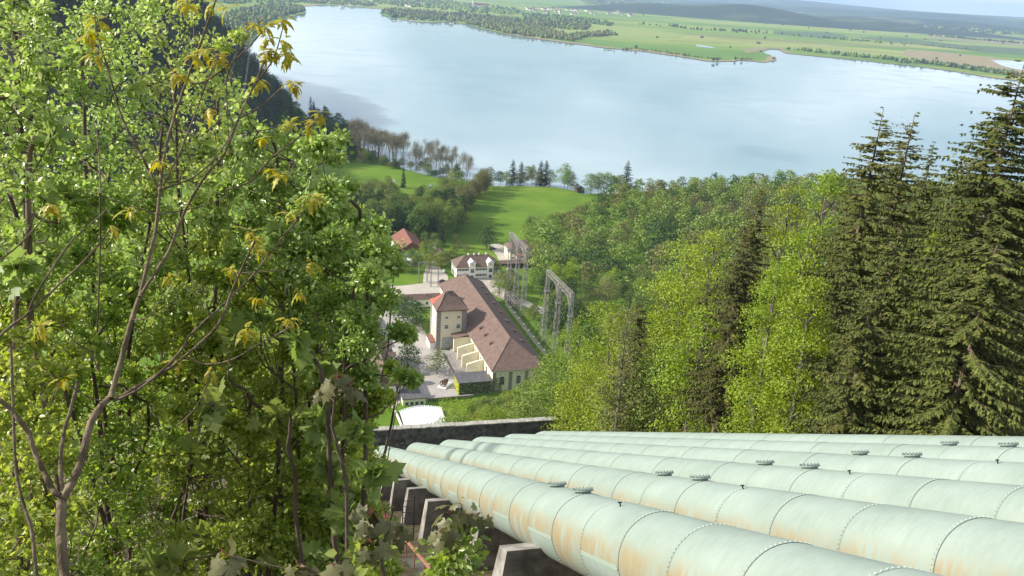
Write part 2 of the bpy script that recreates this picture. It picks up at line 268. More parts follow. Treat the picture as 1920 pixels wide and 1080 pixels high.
M = dict(
 ground=ground_mat(), fields=fields_mat(), water=water_mat(), stone=stone_mat(),
 hillwood=mat('hill_woodland', (.008, .022, .010), (.14, .17, .06), scale=.0016, coord='World', rough=.95, detail=10, bump=1, bscale=.02, c3=(.018, .036, .018), ramp=(.38, .72)),
 reed=mat('dry_reed', (.30, .22, .12), (.20, .19, .09), scale=.02, coord='World', rough=.95),
 reed2=mat('moor', (.24, .20, .11), (.17, .19, .07), scale=.01, coord='World', rough=.95),
 dkfield=mat('dark_meadow', (.05, .10, .035), (.09, .13, .05), scale=.01, coord='World', rough=.95),
 ltfield=mat('light_meadow', (.24, .27, .07), (.17, .25, .05), scale=.006, coord='World', rough=.95),
 paving=mat('court_paving', (.30, .28, .26), (.40, .37, .34), scale=.12, coord='World', rough=.9, detail=9),
 road=mat('road_gravel', (.36, .33, .28), (.46, .42, .36), scale=.3, coord='World', rough=.95),
 plaster=mat('cream_plaster', (.74, .69, .50), (.80, .75, .57), scale=.3, rough=.9),
 white=mat('white_plaster', (.78, .77, .70), (.84, .82, .76), scale=.4, rough=.9),
 grey=mat('grey_stone', (.24, .22, .20), (.32, .30, .27), scale=1.2, rough=.9),
 roof=tile_mat('brown_roof_tiles', (.125, .085, .068), (.18, .122, .10)),
 roofred=tile_mat('red_roof_tiles', (.42, .09, .06), (.5, .13, .09)),
 rooforange=tile_mat('terracotta_tiles', (.18, .075, .055), (.23, .105, .075)),
 roofdark=mat('dark_roofing', (.075, .075, .08), (.12, .12, .125), scale=.6, rough=.8, stretch=(3, .3, 1)),
 tin=mat('pale_tin_roof', (.68, .68, .70), (.76, .76, .78), scale=.5, rough=.5),
 glass=mat('window_glass', (.03, .04, .05), rough=.12, spec=.6), shutter=mat('green_shutter', (.05, .08, .06), rough=.7), frame=mat('white_frame', (.7, .7, .66), rough=.6),
 door=mat('grey_door', (.36, .37, .37), (.42, .43, .42), scale=1, rough=.7), wood=mat('brown_wood', (.10, .06, .04), (.16, .10, .06), scale=2, rough=.8),
 steel=mat('galvanised_steel', (.21, .20, .19), (.31, .30, .28), scale=.6, rough=.6, metal=.2), ceramic=mat('insulator', (.16, .07, .05), rough=.3),
 rustm=mat('rusty_iron', (.20, .085, .05), (.30, .14, .09), scale=6, rough=.85), blackiron=mat('black_iron', (.025, .027, .03), rough=.5),
 conc=mat('old_concrete', (.13, .12, .105), (.34, .315, .28), scale=1.3, rough=.95, bump=.5, bscale=5, c3=(.22, .205, .185), detail=9),
 bark=mat('bark_brown', (.085, .065, .04), (.21, .165, .11), scale=9, rough=.9, bump=.5, bscale=30, stretch=(1, 1, .3)),
 barkd=mat('bark_dark', (.07, .05, .038), (.14, .11, .085), scale=5, rough=.95), barkg=mat('bark_grey', (.12, .105, .085), (.20, .18, .15), scale=4, rough=.95),
 twig=mat('dead_twigs', (.26, .21, .16), (.44, .38, .30), scale=3, rough=.95), bare=mat('budding_twigs', (.15, .14, .09), (.24, .22, .14), scale=.5, rough=.95, rand=.25),
 ivy=leafmat('ivy', (.05, .10, .015), (.12, .2, .02)), ivylit=leafmat('sunlit_ivy', (.28, .36, .03), (.36, .42, .05)),  # second ivy is the same plant with sunlight put into its colour
 carblk=mat('black_car_paint', (.02, .022, .03), rough=.2, spec=.6), carwht=mat('white_car_paint', (.75, .76, .78), rough=.25, spec=.5), rubber=mat('rubber', (.02, .02, .02), rough=.8),
 membrane=mat('white_membrane', (.80, .82, .86), (.86, .88, .9), scale=.7, rough=.6), runner=mat('turbine_rust', (.09, .045, .03), (.16, .08, .05), scale=2, rough=.7),
 seam=mat('lap_seam', (.16, .20, .18), rough=.7), rivet=mat('rivet_paint', (.33, .40, .36), rough=.5), hatch=mat('hatch_paint', (.22, .27, .24), rough=.5), hatchin=mat('hatch_lid', (.27, .34, .29), rough=.5),
 # leaves
 birch=leafmat('birch_leaf', (.21, .33, .05), (.44, .52, .19), trans=.5, rough=.34, spec=.8, treevar=.12, hue=.012),
 shrub=leafmat('shrub_leaf', (.17, .27, .03), (.36, .43, .10), trans=.5, rough=.38, spec=.7, treevar=.12, hue=.012),
 maple=leafmat('maple_leaf', (.17, .24, .06), (.27, .35, .10), trans=.45, rough=.5, spec=.4, treevar=.1, hue=.01),
 mapley=leafmat('young_maple_leaf', (.34, .30, .03), (.44, .43, .06), trans=.4, rough=.45, spec=.4, treevar=.05, hue=.005),
 mapler=leafmat('bronze_maple_leaf', (.10, .105, .04), (.17, .165, .07), trans=.3, rough=.5, spec=.4, treevar=.05, hue=.005),
 budred=leafmat('red_bud_leaf', (.16, .07, .045), (.22, .11, .07), trans=.25, treevar=.05),
 decl=leafmat('beech_leaf', (.15, .23, .016), (.27, .34, .03), trans=.32, rough=.5, treevar=.18, hue=.015),
 dec=leafmat('broad_leaf', (.095, .155, .022), (.19, .25, .045), trans=.2, rough=.6, treevar=.28, hue=.022),
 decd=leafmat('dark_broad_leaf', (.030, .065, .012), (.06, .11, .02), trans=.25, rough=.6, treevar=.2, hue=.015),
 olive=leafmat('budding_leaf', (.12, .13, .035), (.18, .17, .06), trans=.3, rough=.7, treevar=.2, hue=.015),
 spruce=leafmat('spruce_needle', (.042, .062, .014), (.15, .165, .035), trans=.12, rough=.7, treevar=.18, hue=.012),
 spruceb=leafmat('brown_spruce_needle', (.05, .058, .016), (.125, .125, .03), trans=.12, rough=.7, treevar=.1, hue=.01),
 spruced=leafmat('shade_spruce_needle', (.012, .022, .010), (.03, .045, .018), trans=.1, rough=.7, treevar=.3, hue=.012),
 blossom=leafmat('white_blossom', (.5, .52, .42), (.62, .62, .55), trans=.2),
)
# ------------------------------------------------------------------ terrain
SH = [G(*p)[:2] for p in [(540, 190), (600, 236), (650, 264), (700, 292), (760, 318), (820, 334), (880, 342), (930, 350), (985, 350), (1040, 352), (1075, 358), (1088, 364), (1120, 364), (1160, 364), (1300, 352), (1560, 345), (1920, 345)]]
SHX = np.array([p[0] for p in SH]); SHY = np.array([p[1] for p in SH])
def hnoise(x, y, sc): 
    return (np.sin(x*sc*1.3+1.7*np.sin(y*sc*.9))+np.sin(y*sc*1.7+2.1*np.sin(x*sc*.7+1))+np.sin((x+y)*sc*2.9+1.3)*.5)/2.5
def H(x, y):
    x = np.asarray(x, float); y = np.asarray(y, float)
    s = DH[0]*x+DH[1]*y; q = E1[0]*x+E1[1]*y
    p = np.interp(s, [-80, 0, 95, 97, 150, 220, 255, 280, 4000], [207.6, 162.9, 109.8, 107.5, 68, 25, 8, 2, 2])
    slope = ss((p-3)/25)
    corr = ss((np.abs(q-16.5)-14.5)/4)            # 0 in the pipe corridor
    bank = np.where(q < 4, 2.2*ss((3.4-q)/3.5), .0)+np.where(q > 30, .045*(q-30), 0)
    p = p+slope*(bank+corr*hnoise(x, y, .11)*.9+corr*hnoise(x, y, .03)*2)
    sp = 22*ss((x-75)/190)*ss((770-y)/150)*ss((y-60)/220)+26*ss((x-260)/260)*ss((800-y)/250)
    p = np.maximum(p, 2+sp*(1+.12*hnoise(x, y, .02))) if True else p
    ys = np.interp(x, SHX, SHY); sdist = ys-y; near = np.clip(sdist/9+.35, 0, 1)
    p = -1.6+(p+1.6)*near
    xm = np.interp(y, [560, 700, 880, 1137, 1300, 1500, 1800], [-420, -262, -262, -312, -400, -600, -900])
    mt = np.clip((xm-x)*1.02, -4, 155)+8*hnoise(x, y, .03)*ss((xm-x)/40)
    mt = mt*ss((y-560)/140)
    return np.maximum(p, np.where(xm-x > 0, mt, -9))
def hz(x, y): return float(H(x, y))
xs_ = np.concatenate([np.arange(-1500, -420, 16), np.arange(-420, -60, 7), np.arange(-60, 130, 2.5), np.arange(130, 420, 7), np.arange(420, 1100, 20)])
ys_ = np.concatenate([np.arange(-70, 130, 2.5), np.arange(130, 820, 5), np.arange(820, 1900, 14)])
XX, YY = np.meshgrid(xs_, ys_); ZZ = H(XX, YY); V = np.stack([XX.ravel(), YY.ravel(), ZZ.ravel()], 1); nx = len(xs_); ny = len(ys_)
I = (np.arange(ny-1)[:, None]*nx+np.arange(nx-1)[None]).ravel(); F = np.stack([I, I+1, I+nx+1, I+nx], 1)
MB().arr(V, F).build('ground', M['ground'], smooth=True, kind='structure')
mb = MB(); mb.add([(-30000, -3000, 0), (32000, -3000, 0), (32000, 40000, 0), (-30000, 40000, 0)], [(0, 1, 2, 3)]); mb.build('lake_water', M['water'], kind='structure')
mb = MB(); mb.add([(-30000, -3000, -6), (32000, -3000, -6), (32000, 40000, -6), (-30000, 40000, -6)], [(0, 1, 2, 3)]); mb.build('lake_bed', M['reed'], kind='structure')
# far plain bounded by its shoreline
FS = [(380, 118), (440, 100), (466, 82), (480, 64), (505, 46), (540, 32), (574, 25), (560, 16), (574, 12), (600, 9.5), (640, 11), (690, 15), (732, 19), (712, 24), (722, 31), (745, 36), (790, 42), (850, 42), (875, 46), (935, 62), (1000, 72), (1060, 80), (1090, 84), (1140, 91), (1205, 96), (1262, 104), (1320, 114), (1345, 116), (1395, 113), (1428, 117), (1452, 113), (1450, 107), (1432, 99), (1430, 95), (1442, 92), (1462, 93), (1474, 100), (1512, 104), (1600, 112), (1660, 119), (1700, 122), (1790, 134), (1860, 146), (1925, 154), (2050, 172)]
shore = []
for (a, b) in zip(FS[:-1], FS[1:]):
    A = G(*a)[:2]; B = G(*b)[:2]; n = max(1, int(np.linalg.norm(B-A)/22))
    for i in range(n):
        t = i/n; P = A+(B-A)*t; nrm = np.array([-(B-A)[1], (B-A)[0]]); nrm = nrm/(np.linalg.norm(nrm)+1e-9); shore.append(P+nrm*NR.uniform(-5, 5)*(i > 0))
from mathutils.geometry import tessellate_polygon
def sheet(name, pts, z, m, kind='structure', build=True):
    tri = tessellate_polygon([[Vector((p[0], p[1], 0)) for p in pts]]); mb = MB(); mb.add([(p[0], p[1], z) for p in pts], [t if ((pts[t[1]][0]-pts[t[0]][0])*(pts[t[2]][1]-pts[t[0]][1])-(pts[t[1]][1]-pts[t[0]][1])*(pts[t[2]][0]-pts[t[0]][0])) > 0 else t[::-1] for t in tri])
    return mb.build(name, m, kind=kind) if build else mb
outer = [(31000, 3000), (31000, 39000), (-29000, 39000), (-29000, 3000), (-4000, 2500), (-1500, 2000)]
sheet('far_plain', shore+outer, .9, M['fields'])
# reed beds along the far shore
def ribbon(name, pts, w0, w1, z, m, jit=0.0, kind='structure', close=False):
    P = [np.array(p[:2], float) for p in pts]; L_ = []; R_ = []
    for i, p in enumerate(P):
        t = P[min(i+1, len(P)-1)]-P[max(i-1, 0)]; t = t/(np.linalg.norm(t)+1e-9); n = np.array([-t[1], t[0]])
        a = NR.uniform(-jit, jit); L_.append(p+n*(w0+a)); R_.append(p+n*(w1+NR.uniform(-jit, jit)*.3))
    mb = MB(); n = len(P); V = [(*p, z) for p in R_]+[(*p, z) for p in L_]; mb.add(V, [(i, i+1, n+i+1, n+i) for i in range(n-1)]); return mb.build(name, m, kind=kind)
k0 = [i for i, p in enumerate(shore)]
def shore_between(pa, pb):
    A = G(*pa)[:2]; B = G(*pb)[:2]; ia = min(k0, key=lambda i: np.linalg.norm(shore[i]-A)); ib = min(k0, key=lambda i: np.linalg.norm(shore[i]-B)); return shore[ia:ib+1]
ribbon('reed_bank', shore_between((945, 63), (1262, 104)), 42, -6, 1.0, M['reed'], 20)
ribbon('reed_bank', shore_between((1262, 104), (1450, 106)), 16, -6, 1.0, M['reed'], 10)
ribbon('reed_bank', shore_between((1430, 95), (1925, 154)), 16, -5, 1.0, M['reed'], 8)
ribbon('reed_bank', shore_between((574, 12), (735, 19)), 45, -6, 1.0, M['reed'], 15)
ribbon('reed_bank', shore_between((745, 36), (875, 46)), 14, -6, 1.0, M['reed'], 5)
def gpoly(ps, z=1.0): return [G(*p, z)[:2] for p in ps]
zf = 1.1
for nm, mm, ps in [
    ('dry_moor', 'reed', [(1700, 92), (1790, 100), (1860, 108), (1930, 118), (1930, 140), (1860, 136), (1790, 124), (1735, 113), (1690, 104)]),
    ('dark_meadow_strip', 'dkfield', [(1590, 68), (1700, 72), (1800, 84), (1930, 92), (1930, 104), (1850, 99), (1760, 88), (1680, 80)]),
    ('light_meadow_strip', 'ltfield', [(1260, 34), (1330, 38), (1460, 46), (1456, 52), (1340, 45), (1262, 37)]),
    ('light_meadow_strip', 'ltfield', [(1110, 46), (1200, 52), (1290, 66), (1250, 78), (1150, 72), (1100, 62)]),
    ('meadow_strip', 'ltfield', [(985, 46), (1060, 42), (1140, 52), (1120, 64), (1040, 60), (980, 52)]),
    ('moor_strip', 'reed2', [(1740, 64), (1930, 78), (1930, 88), (1830, 80), (1740, 72)]),
    ('moor_strip', 'reed2', [(1390, 92), (1440, 88), (1475, 90), (1470, 93), (1442, 91.5), (1429, 96), (1400, 100)]),
    ('dark_meadow_strip', 'dkfield', [(1450, 58), (1560, 62), (1600, 70), (1540, 72), (1450, 64)])]:
    sheet(nm, gpoly(ps, 1.0), zf, M[mm]); zf += .06
sheet('lagoon_water', gpoly([(1858, 113), (1890, 114), (1935, 117), (1935, 134), (1905, 130), (1880, 124)]), zf+.1, M['water'])
sheet('lagoon_water', gpoly([(1304, 84), (1322, 86), (1340, 89), (1336, 90.5), (1318, 89), (1306, 87)]), zf+.2, M['water'])
# far hills
def hillmass(name, pts, zt, m, w):
    mb = MB(); P = [np.array(p, float) for p in pts]; n = 60; rows = []
    L = np.linspace(0, len(P)-1, n)
    for l in L:
        i = min(int(l), len(P)-2); p = P[i]+(P[i+1]-P[i])*(l-i); t = P[i+1]-P[i]; t /= np.linalg.norm(t); nn = np.array([-t[1], t[0]])
        f = math.sin(math.pi*l/(len(P)-1))**.6; hh = zt*f*(.8+.3*math.sin(l*3.1)+.15*math.sin(l*9.7))
        rows.append([(*(p+nn*w*(j/4-1)), 1.2+hh*math.sin(math.pi*j/8)**1.2) for j in range(9)])
    V = [q for r_ in rows for q in r_]; F = [(i*9+j, (i+1)*9+j, (i+1)*9+j+1, i*9+j+1) for i in range(n-1) for j in range(8)]
    mb.add(V, F); return mb.build(name, m, smooth=True, kind='structure')
hillmass('wooded_hills', [(500, 7600), (2000, 6900), (3500, 7000)], 95, M['hillwood'], 900)
hillmass('wooded_hills', [(2500, 9500), (4500, 8600), (7500, 7800)], 60, M['hillwood'], 700)
hillmass('horizon_hills', [(-3000, 19000), (6000, 17500), (15000, 15500), (22000, 11000)], 175, M['hillwood'], 2600)
hillmass('horizon_hills', [(1500, 13500), (7000, 12500), (12500, 10500)], 95, M['hillwood'], 1500)

# ------------------------------------------------------------------ paving and paths round the plant
def anpoly(ps): return [AN(a, n)[:2] for a, n in ps]
sheet('courtyard', anpoly([(317, 56), (317, 92), (362, 92), (366, 81), (386, 80), (405, 79), (421, 66), (421, 40), (330, 40), (310, 52)]), 2.05, M['paving'])
sheet('road', anpoly([(421, 60), (421, 96), (436, 97), (445, 110), (452, 125), (457, 148), (470, 150), (470, 143), (463, 112), (459, 96), (456, 80), (455, 55), (440, 55), (440, 60)]), 2.09, M['road'])
sheet('path', anpoly([(452, 125), (440, 127), (428, 131), (415, 141), (404, 146), (395, 152), (398, 156), (412, 150), (428, 142), (445, 137), (457, 132)]), 2.13, M['road'])
sheet('road', anpoly([(505, 150), (515, 150), (528, 150), (531, 158), (517, 163), (500, 160), (486, 158), (480, 150), (492, 148)]), 2.17, M['road'])
sheet('driveway', anpoly([(456, 92), (474, 96), (500, 104), (528, 110), (556, 118), (556, 122), (526, 114), (498, 109), (480, 108), (470, 110), (460, 108)]), 2.21, M['road'])
sheet('lawn', anpoly([(290, 44), (290, 52), (307.3, 51.6), (307.3, 44)]), 2.42, M['ground'])
sheet('canal_water', [G(*p, 2)[:2] for p in [(797, 360), (805, 346), (812, 344), (803, 363)]], 2.2, M['water'])
# ------------------------------------------------------------------ building helpers (local frame: x = across, y = along)
def hip(mb, x0, x1, y0, y1, ze, zr, inset, axis='y', th=.3, over=.0):
    x0 -= over; x1 += over; y0 -= over; y1 += over
    if axis == 'y': r = [((x0+x1)/2, y0+inset), ((x0+x1)/2, y1-inset)]
    else: r = [(x0+inset, (y0+y1)/2), (x1-inset, (y0+y1)/2)]
    V = [(x0, y0, ze), (x1, y0, ze), (x1, y1, ze), (x0, y1, ze), (x0, y0, ze-th), (x1, y0, ze-th), (x1, y1, ze-th), (x0, y1, ze-th), (*r[0], zr), (*r[1], zr)]
    if axis == 'y': Fs = [(0, 1, 8), (1, 2, 9, 8), (2, 3, 9), (3, 0, 8, 9)]
    else: Fs = [(0, 1, 9, 8), (1, 2, 9), (2, 3, 8, 9), (3, 0, 8)]
    mb.add(V, Fs+[(7, 6, 5, 4), (4, 5, 1, 0), (5, 6, 2, 1), (6, 7, 3, 2), (7, 4, 0, 3)]); return mb
def ridge_cap(mb, pts, r=.16): mb.tube(pts, r, 5); return mb
def window(parent, c, w, h, face, name='window', m='glass', arch=False, bars=1, shut=None):
    """face: 'x-','x+','y-','y+' in the parent's frame; frame with recessed pane as a sub-part"""
    f = MB(); g = MB(); t = .12; dx, dy = {'x-': (-1, 0), 'x+': (1, 0), 'y-': (0, -1), 'y+': (0, 1)}[face]
    ux, uy = abs(dy), abs(dx)
    def bx(b, u, z, wu, hz_, d0, d1):
        cx = c[0]+ux*u+dx*(d0+d1)/2; cy = c[1]+uy*u+dy*(d0+d1)/2
        b.box((cx, cy, c[2]+z), (wu if ux else abs(d1-d0), wu if uy else abs(d1-d0), hz_))
    bx(f, -w/2+t/2, 0, t, h, 0, .10); bx(f, w/2-t/2, 0, t, h, 0, .10); bx(f, 0, h/2-t/2, w-2*t, t, 0, .10); bx(f, 0, -h/2+t/2, w-2*t, t, 0, .13)
    for i in range(bars): bx(f, -w/2+w*(i+1)/(bars+1), 0, .07, h-2*t, 0, .08)
    if h > 1.6: bx(f, 0, h*.12, w-2*t-.02, .07, 0, .075)
    if arch:
        n = 8; pts = [(math.cos(math.pi*i/n)*w/2, math.sin(math.pi*i/n)*w/2+h/2-.001) for i in range(n+1)]
        for d, b in ((.05, g),):
            P = [(c[0]+ux*u+dx*d, c[1]+uy*u+dy*d, c[2]+z) for u, z in pts]+[(c[0]+ux*u+dx*.01, c[1]+uy*u+dy*.01, c[2]+z) for u, z in pts]
            b.add(P, [tuple(range(n+1)), tuple(range(2*n+1, n, -1))]+[(i, n+1+i, n+2+i, i+1) for i in range(n)])
        for (u0, z0), (u1, z1) in zip(pts[:-1], pts[1:]): f.tube([(c[0]+ux*u0+dx*.06, c[1]+uy*u0+dy*.06, c[2]+z0), (c[0]+ux*u1+dx*.06, c[1]+uy*u1+dy*.06, c[2]+z1)], .08, 4)
    bx(g, 0, 0, w-2*t, h-2*t, 0, .04)
    o = f.build(name, M['frame'], parent); g.build('pane', M[m], o)
    if shut:
        for sgn in (-1, 1):
            s_ = MB(); bx(s_, sgn*(w/2+.28), 0, .5, h, 0, .07); s_.build('shutter', M[shut], o)
    return o
# ------------------------------------------------------------------ powerhouse
O = AN(318, 95.2, 2); ph = empty('powerhouse', O, PROT, 'long cream turbine hall with a huge brown tiled hipped roof and a square corner tower', 'power station')
Wd, Ln = 25.2, 111.3; ov = .9
mb = MB(); mb.bb(ov, Wd-ov, ov, Ln-ov, -1.5, 9.8); mb.build('hall_wall', M['plaster'], ph)
mb = MB(); mb.bb(.55, Wd-.55, .55, Ln-.55, 8.9, 9.65); mb.build('cornice', M['white'], ph)
mb = MB(); hip(mb, 0, Wd, 0, Ln, 10, 18, 0, 'y', .3) if False else None
V = [(0, 0, 10), (Wd, 0, 10), (Wd, Ln, 10), (0, Ln, 10), (0, 0, 9.7), (Wd, 0, 9.7), (Wd, Ln, 9.7), (0, Ln, 9.7), (Wd/2, 16.2, 18), (Wd/2, Ln-7.6, 18)]
mb.add(V, [(0, 1, 8), (1, 2, 9, 8), (2, 3, 9), (3, 0, 8, 9), (7, 6, 5, 4), (4, 5, 1, 0), (5, 6, 2, 1), (6, 7, 3, 2), (7, 4, 0, 3)])
rf = mb.build('hall_roof', M['roof'], ph)
mb = MB(); ridge_cap(mb, [(Wd/2, 16.2, 18.05), (Wd/2, Ln-7.6, 18.05)]); 
for c in ((0, 0), (Wd, 0)): ridge_cap(mb, [(c[0], c[1], 10.03), (Wd/2, 16.2, 18.05)])
for c in ((0, Ln), (Wd, Ln)): ridge_cap(mb, [(c[0], c[1], 10.03), (Wd/2, Ln-7.6, 18.05)])
mb.build('ridge_tiles', M['roof'], rf)
# gutter, dormers
mb = MB(); mb.tube([(-.1, -.1, 9.85), (-.1, Ln+.1, 9.85)], .11, 5); mb.tube([(-.1, -.1, 9.85), (Wd+.1, -.1, 9.85)], .11, 5); mb.tube([(Wd+.1, -.1, 9.85), (Wd+.1, Ln, 9.85)], .11, 5); mb.build('gutter', M['grey'], rf)
def dormer(yy, side):
    k = 8/12.6; x0 = 4.4 if side < 0 else Wd-4.4; sg = -side; zb = 10+k*4.4-.1
    d = MB(); w = .75; L_ = 2.3; 
    P = [(x0, yy-w, zb), (x0, yy+w, zb), (x0, yy+w, zb+1.0), (x0, yy, zb+1.35), (x0, yy-w, zb+1.0), (x0+sg*L_, yy-w, zb+L_*k+.0), (x0+sg*L_, yy+w, zb+L_*k)]
    d.add(P, [(0, 1, 2, 3, 4), (0, 4, 5), (1, 6, 2)]); o = d.build('dormer', M['roof'], ph)
    r_ = MB(); e = .12; 
    r_.add([(x0-sg*e, yy-w-e, zb+.96), (x0-sg*e, yy, zb+1.42), (x0+sg*3.2, yy, zb+1.42+.3*1), (x0+sg*2.4, yy-w-e, zb+2.4*k+.16), (x0-sg*e, yy+w+e, zb+.96), (x0+sg*2.4, yy+w+e, zb+2.4*k+.16)], [(0, 1, 2, 3), (1, 4, 5, 2)]); r_.build('dormer_roof', M['roof'], o)
    g = MB(); g.bb(min(x0, x0-sg*.05), max(x0, x0-sg*.05), yy-.45, yy+.45, zb+.25, zb+.85); g.build('pane', M['roofred'] if side < 0 else M['glass'], o)
for yy in (21.5, 31, 39.5, 78): dormer(yy, -1)
for yy in (22, 34, 46, 58, 70, 84, 94): dormer(yy, 1)
# near gable end: pilasters and openings
for x in (1.5, 8.9, 16.2, 23.6):
    mb = MB(); mb.bb(x-.75, x+.75, .65, .95, -1.5, 8.88); mb.build('pilaster', M['grey'], ph)
for x in (5.2, 12.6, 20.0):
    window(ph, (x, .89, 4.2), 2.2, 3.0, 'y-', arch=True, bars=2)
    for dx in (-.95, .95): window(ph, (x+dx, .89, 7.6), .6, .6, 'y-', name='vent_window', bars=0)
# left hall wall windows between the fins, then beyond the tower
for yy in (11, 21, 30.2, 38.4): window(ph, (.89, yy, 5.2), 2.6, 4.2, 'x-', bars=2)
for yy in (72, 82, 92, 102): window(ph, (.89, yy, 5.2), 2.4, 4.2, 'x-', bars=2)
for i in range(12): window(ph, (Wd-.89, 6+i*9, 5.0), 2.6, 4.6, 'x+', bars=2)
# the white fins (transformer bay walls)
for i, yy in enumerate((16.4, 25.4, 34.4)):
    mb = MB(); P = []
    y0, y1 = yy-.45, yy+.45
    prof = [(-6.9, -.2), (-6.9, 6.4), (-.0, 8.2), (.88, 8.2), (.88, -.2)]
    n = len(prof); V = [(x, y0, z) for x, z in prof]+[(x, y1, z) for x, z in prof]
    mb.add(V, [tuple(range(n)), tuple(range(2*n-1, n-1, -1))]+[(i_, n+i_, n+(i_+1) % n, (i_+1) % n) for i_ in range(n)]); o = mb.build('bay_wall', M['plaster'], ph)
    f = MB(); 
    for j in range(3):
        f.box((-3.6+j*.9, y0-.28, 4.6-.55*j+.5), (.5, .5, .35)); f.box((-3.6+j*.9, y0-.1, 4.9-.55*j+.5), (.3, .2, .12))
    f.build('insulator_bracket', M['white'], o)
mb = MB(); mb.bb(-6.9, .88, 42.2, 43.2, -.2, 8.0); mb.build('bay_wall', M['plaster'], ph)
mb = MB(); mb.add([(-7.3, 41.6, 8.0), (.4, 41.6, 9.5), (.4, 47.1, 9.7), (-7.3, 47.1, 8.2), (-7.3, 41.6, 7.75), (.4, 41.6, 9.25), (.4, 47.1, 9.45), (-7.3, 47.1, 7.95)], [(0, 1, 2, 3), (7, 6, 5, 4), (0, 4, 5, 1), (1, 5, 6, 2), (2, 6, 7, 3), (3, 7, 4, 0)]); mb.build('bay_roof', M['roof'], ph)
mb = MB(); mb.bb(-7.6, .88, 9.2, 46.9, -1, .9); mb.build('loading_dock', M['grey'], ph)
mb = MB(); mb.bb(-12.2, -7.7, 12, 42, -.5, .12); mb.build('ramp_floor', M['conc'], ph)
for x in (-12.6, -8.0): 
    mb = MB(); mb.bb(x-.2, x+.2, 12, 42.5, -.5, 1.1 if x < -10 else .5); mb.build('ramp_wall', M['grey'], ph)
mb = MB(); mb.bb(-12.35, -3, 12.5, 46, 0, .6) if False else None
# ---- tower (part of the powerhouse)
X0, X1, Y0, Y1 = -14.7, 1.0, 47.3, 63.2
tw = MB().bb(X0+.8, X1-.8, Y0+.8, Y1-.8, -1.5, 19.6).build('tower_wall', M['plaster'], ph)
for (x, y) in ((X0+1.5, Y0+1.5), (X1-2.0, Y0+1.5), (X0+1.5, Y1-1.5)):
    MB().bb(x-1.0, x+1.0 if x < -5 else x+1.3, y-.95, y+.95, -1.5, 19.55).build('corner_pier', M['grey'], tw)
mb = MB(); zE, zA = 20, 26.6; rx0, rx1, ry = -8.6, -5.0, (Y0+Y1)/2
V = [(X0, Y0, zE), (X1, Y0, zE), (X1, Y1, zE), (X0, Y1, zE), (X0, Y0, zE-.3), (X1, Y0, zE-.3), (X1, Y1, zE-.3), (X0, Y1, zE-.3), (rx0, ry, zA), (rx1, ry, zA),
     (X0+2.2, Y0+2.6, zE+1.7), (X1-2.2, Y0+2.6, zE+1.7), (X1-2.2, Y1-2.6, zE+1.7), (X0+2.2, Y1-2.6, zE+1.7)]
mb.add(V, [(0, 1, 11, 10), (1, 2, 12, 11), (2, 3, 13, 12), (3, 0, 10, 13), (10, 11, 9, 8), (11, 12, 9), (12, 13, 8, 9), (13, 10, 8), (7, 6, 5, 4), (4, 5, 1, 0), (5, 6, 2, 1), (6, 7, 3, 2), (7, 4, 0, 3)])
tr_ = mb.build('tower_roof', M['roof'], ph)
mb = MB(); ridge_cap(mb, [(rx0, ry, zA+.05), (rx1, ry, zA+.05)], .22)
for (a, b, c) in (((X0, Y0, zE), V[10], V[8]), ((X1, Y0, zE), V[11], V[9]), ((X0, Y1, zE), V[13], V[8]), ((X1, Y1, zE), V[12], V[9])): ridge_cap(mb, [a, b, c], .17)
for i in range(24): mb.box((X0+.35+i*.65, Y0+.05, zE-.33), (.3, .3, .22))
mb.build('ridge_tiles', M['roof'], tr_)
MB().box((rx0+.8, ry-.5, zA+.1), (1.0, .8, 1.6)).build('roof_vent', M['grey'], tr_)
MB().add([(X0-.05, Y1-7.2, zE+.05), (X0-.05, Y1+.05, zE+.05), (X0+2.15, Y1-2.55, zE+1.78), (X0+2.15, Y1-6.0, zE+1.78), (rx0-.05, ry+.4, zA-.15)], [(0, 1, 2, 3), (3, 2, 4)]).build('new_red_tiles', M['roofred'], tr_)
for x in (-9.4, -3.6):
    window(tw, (x, Y0+.79, 11.4), 1.9, 2.2, 'y-', bars=3)
    window(tw, (x, Y0+.79, 15.6), 1.7, .35, 'y-', arch=True, bars=0, name='fan_window')
MB().bb(-11.3, -6.0, Y0+.62, Y0+.79, -.3, 6.0).build('gate', M['door'], tw)
mb = MB(); mb.box((-9.2, Y0+.58, 3.0), (.3, .06, .5)); mb.box((-8.2, Y0+.58, 3.0), (.3, .06, .5)); mb.build('gate_window', M['glass'], tw)
for yy in (Y0+5, Y0+8, Y0+11):
    window(tw, (X0+.79, yy, 6.5), 1.1, 6.5, 'x-', bars=1); window(tw, (X0+.79, yy, 15.0), 1.0, 2.2, 'x-', bars=1)
mb = MB(); mb.bb(X0-2.4, X0+.78, Y0+1.5, Y0+11, 3.2, 3.5); mb.build('porch_roof', M['rooforange'], tw)
mb = MB(); mb.bb(X0-2.2, X0+.78, Y0+1.8, Y0+10.6, -.5, 3.19); mb.build('porch_wall', M['white'], tw)
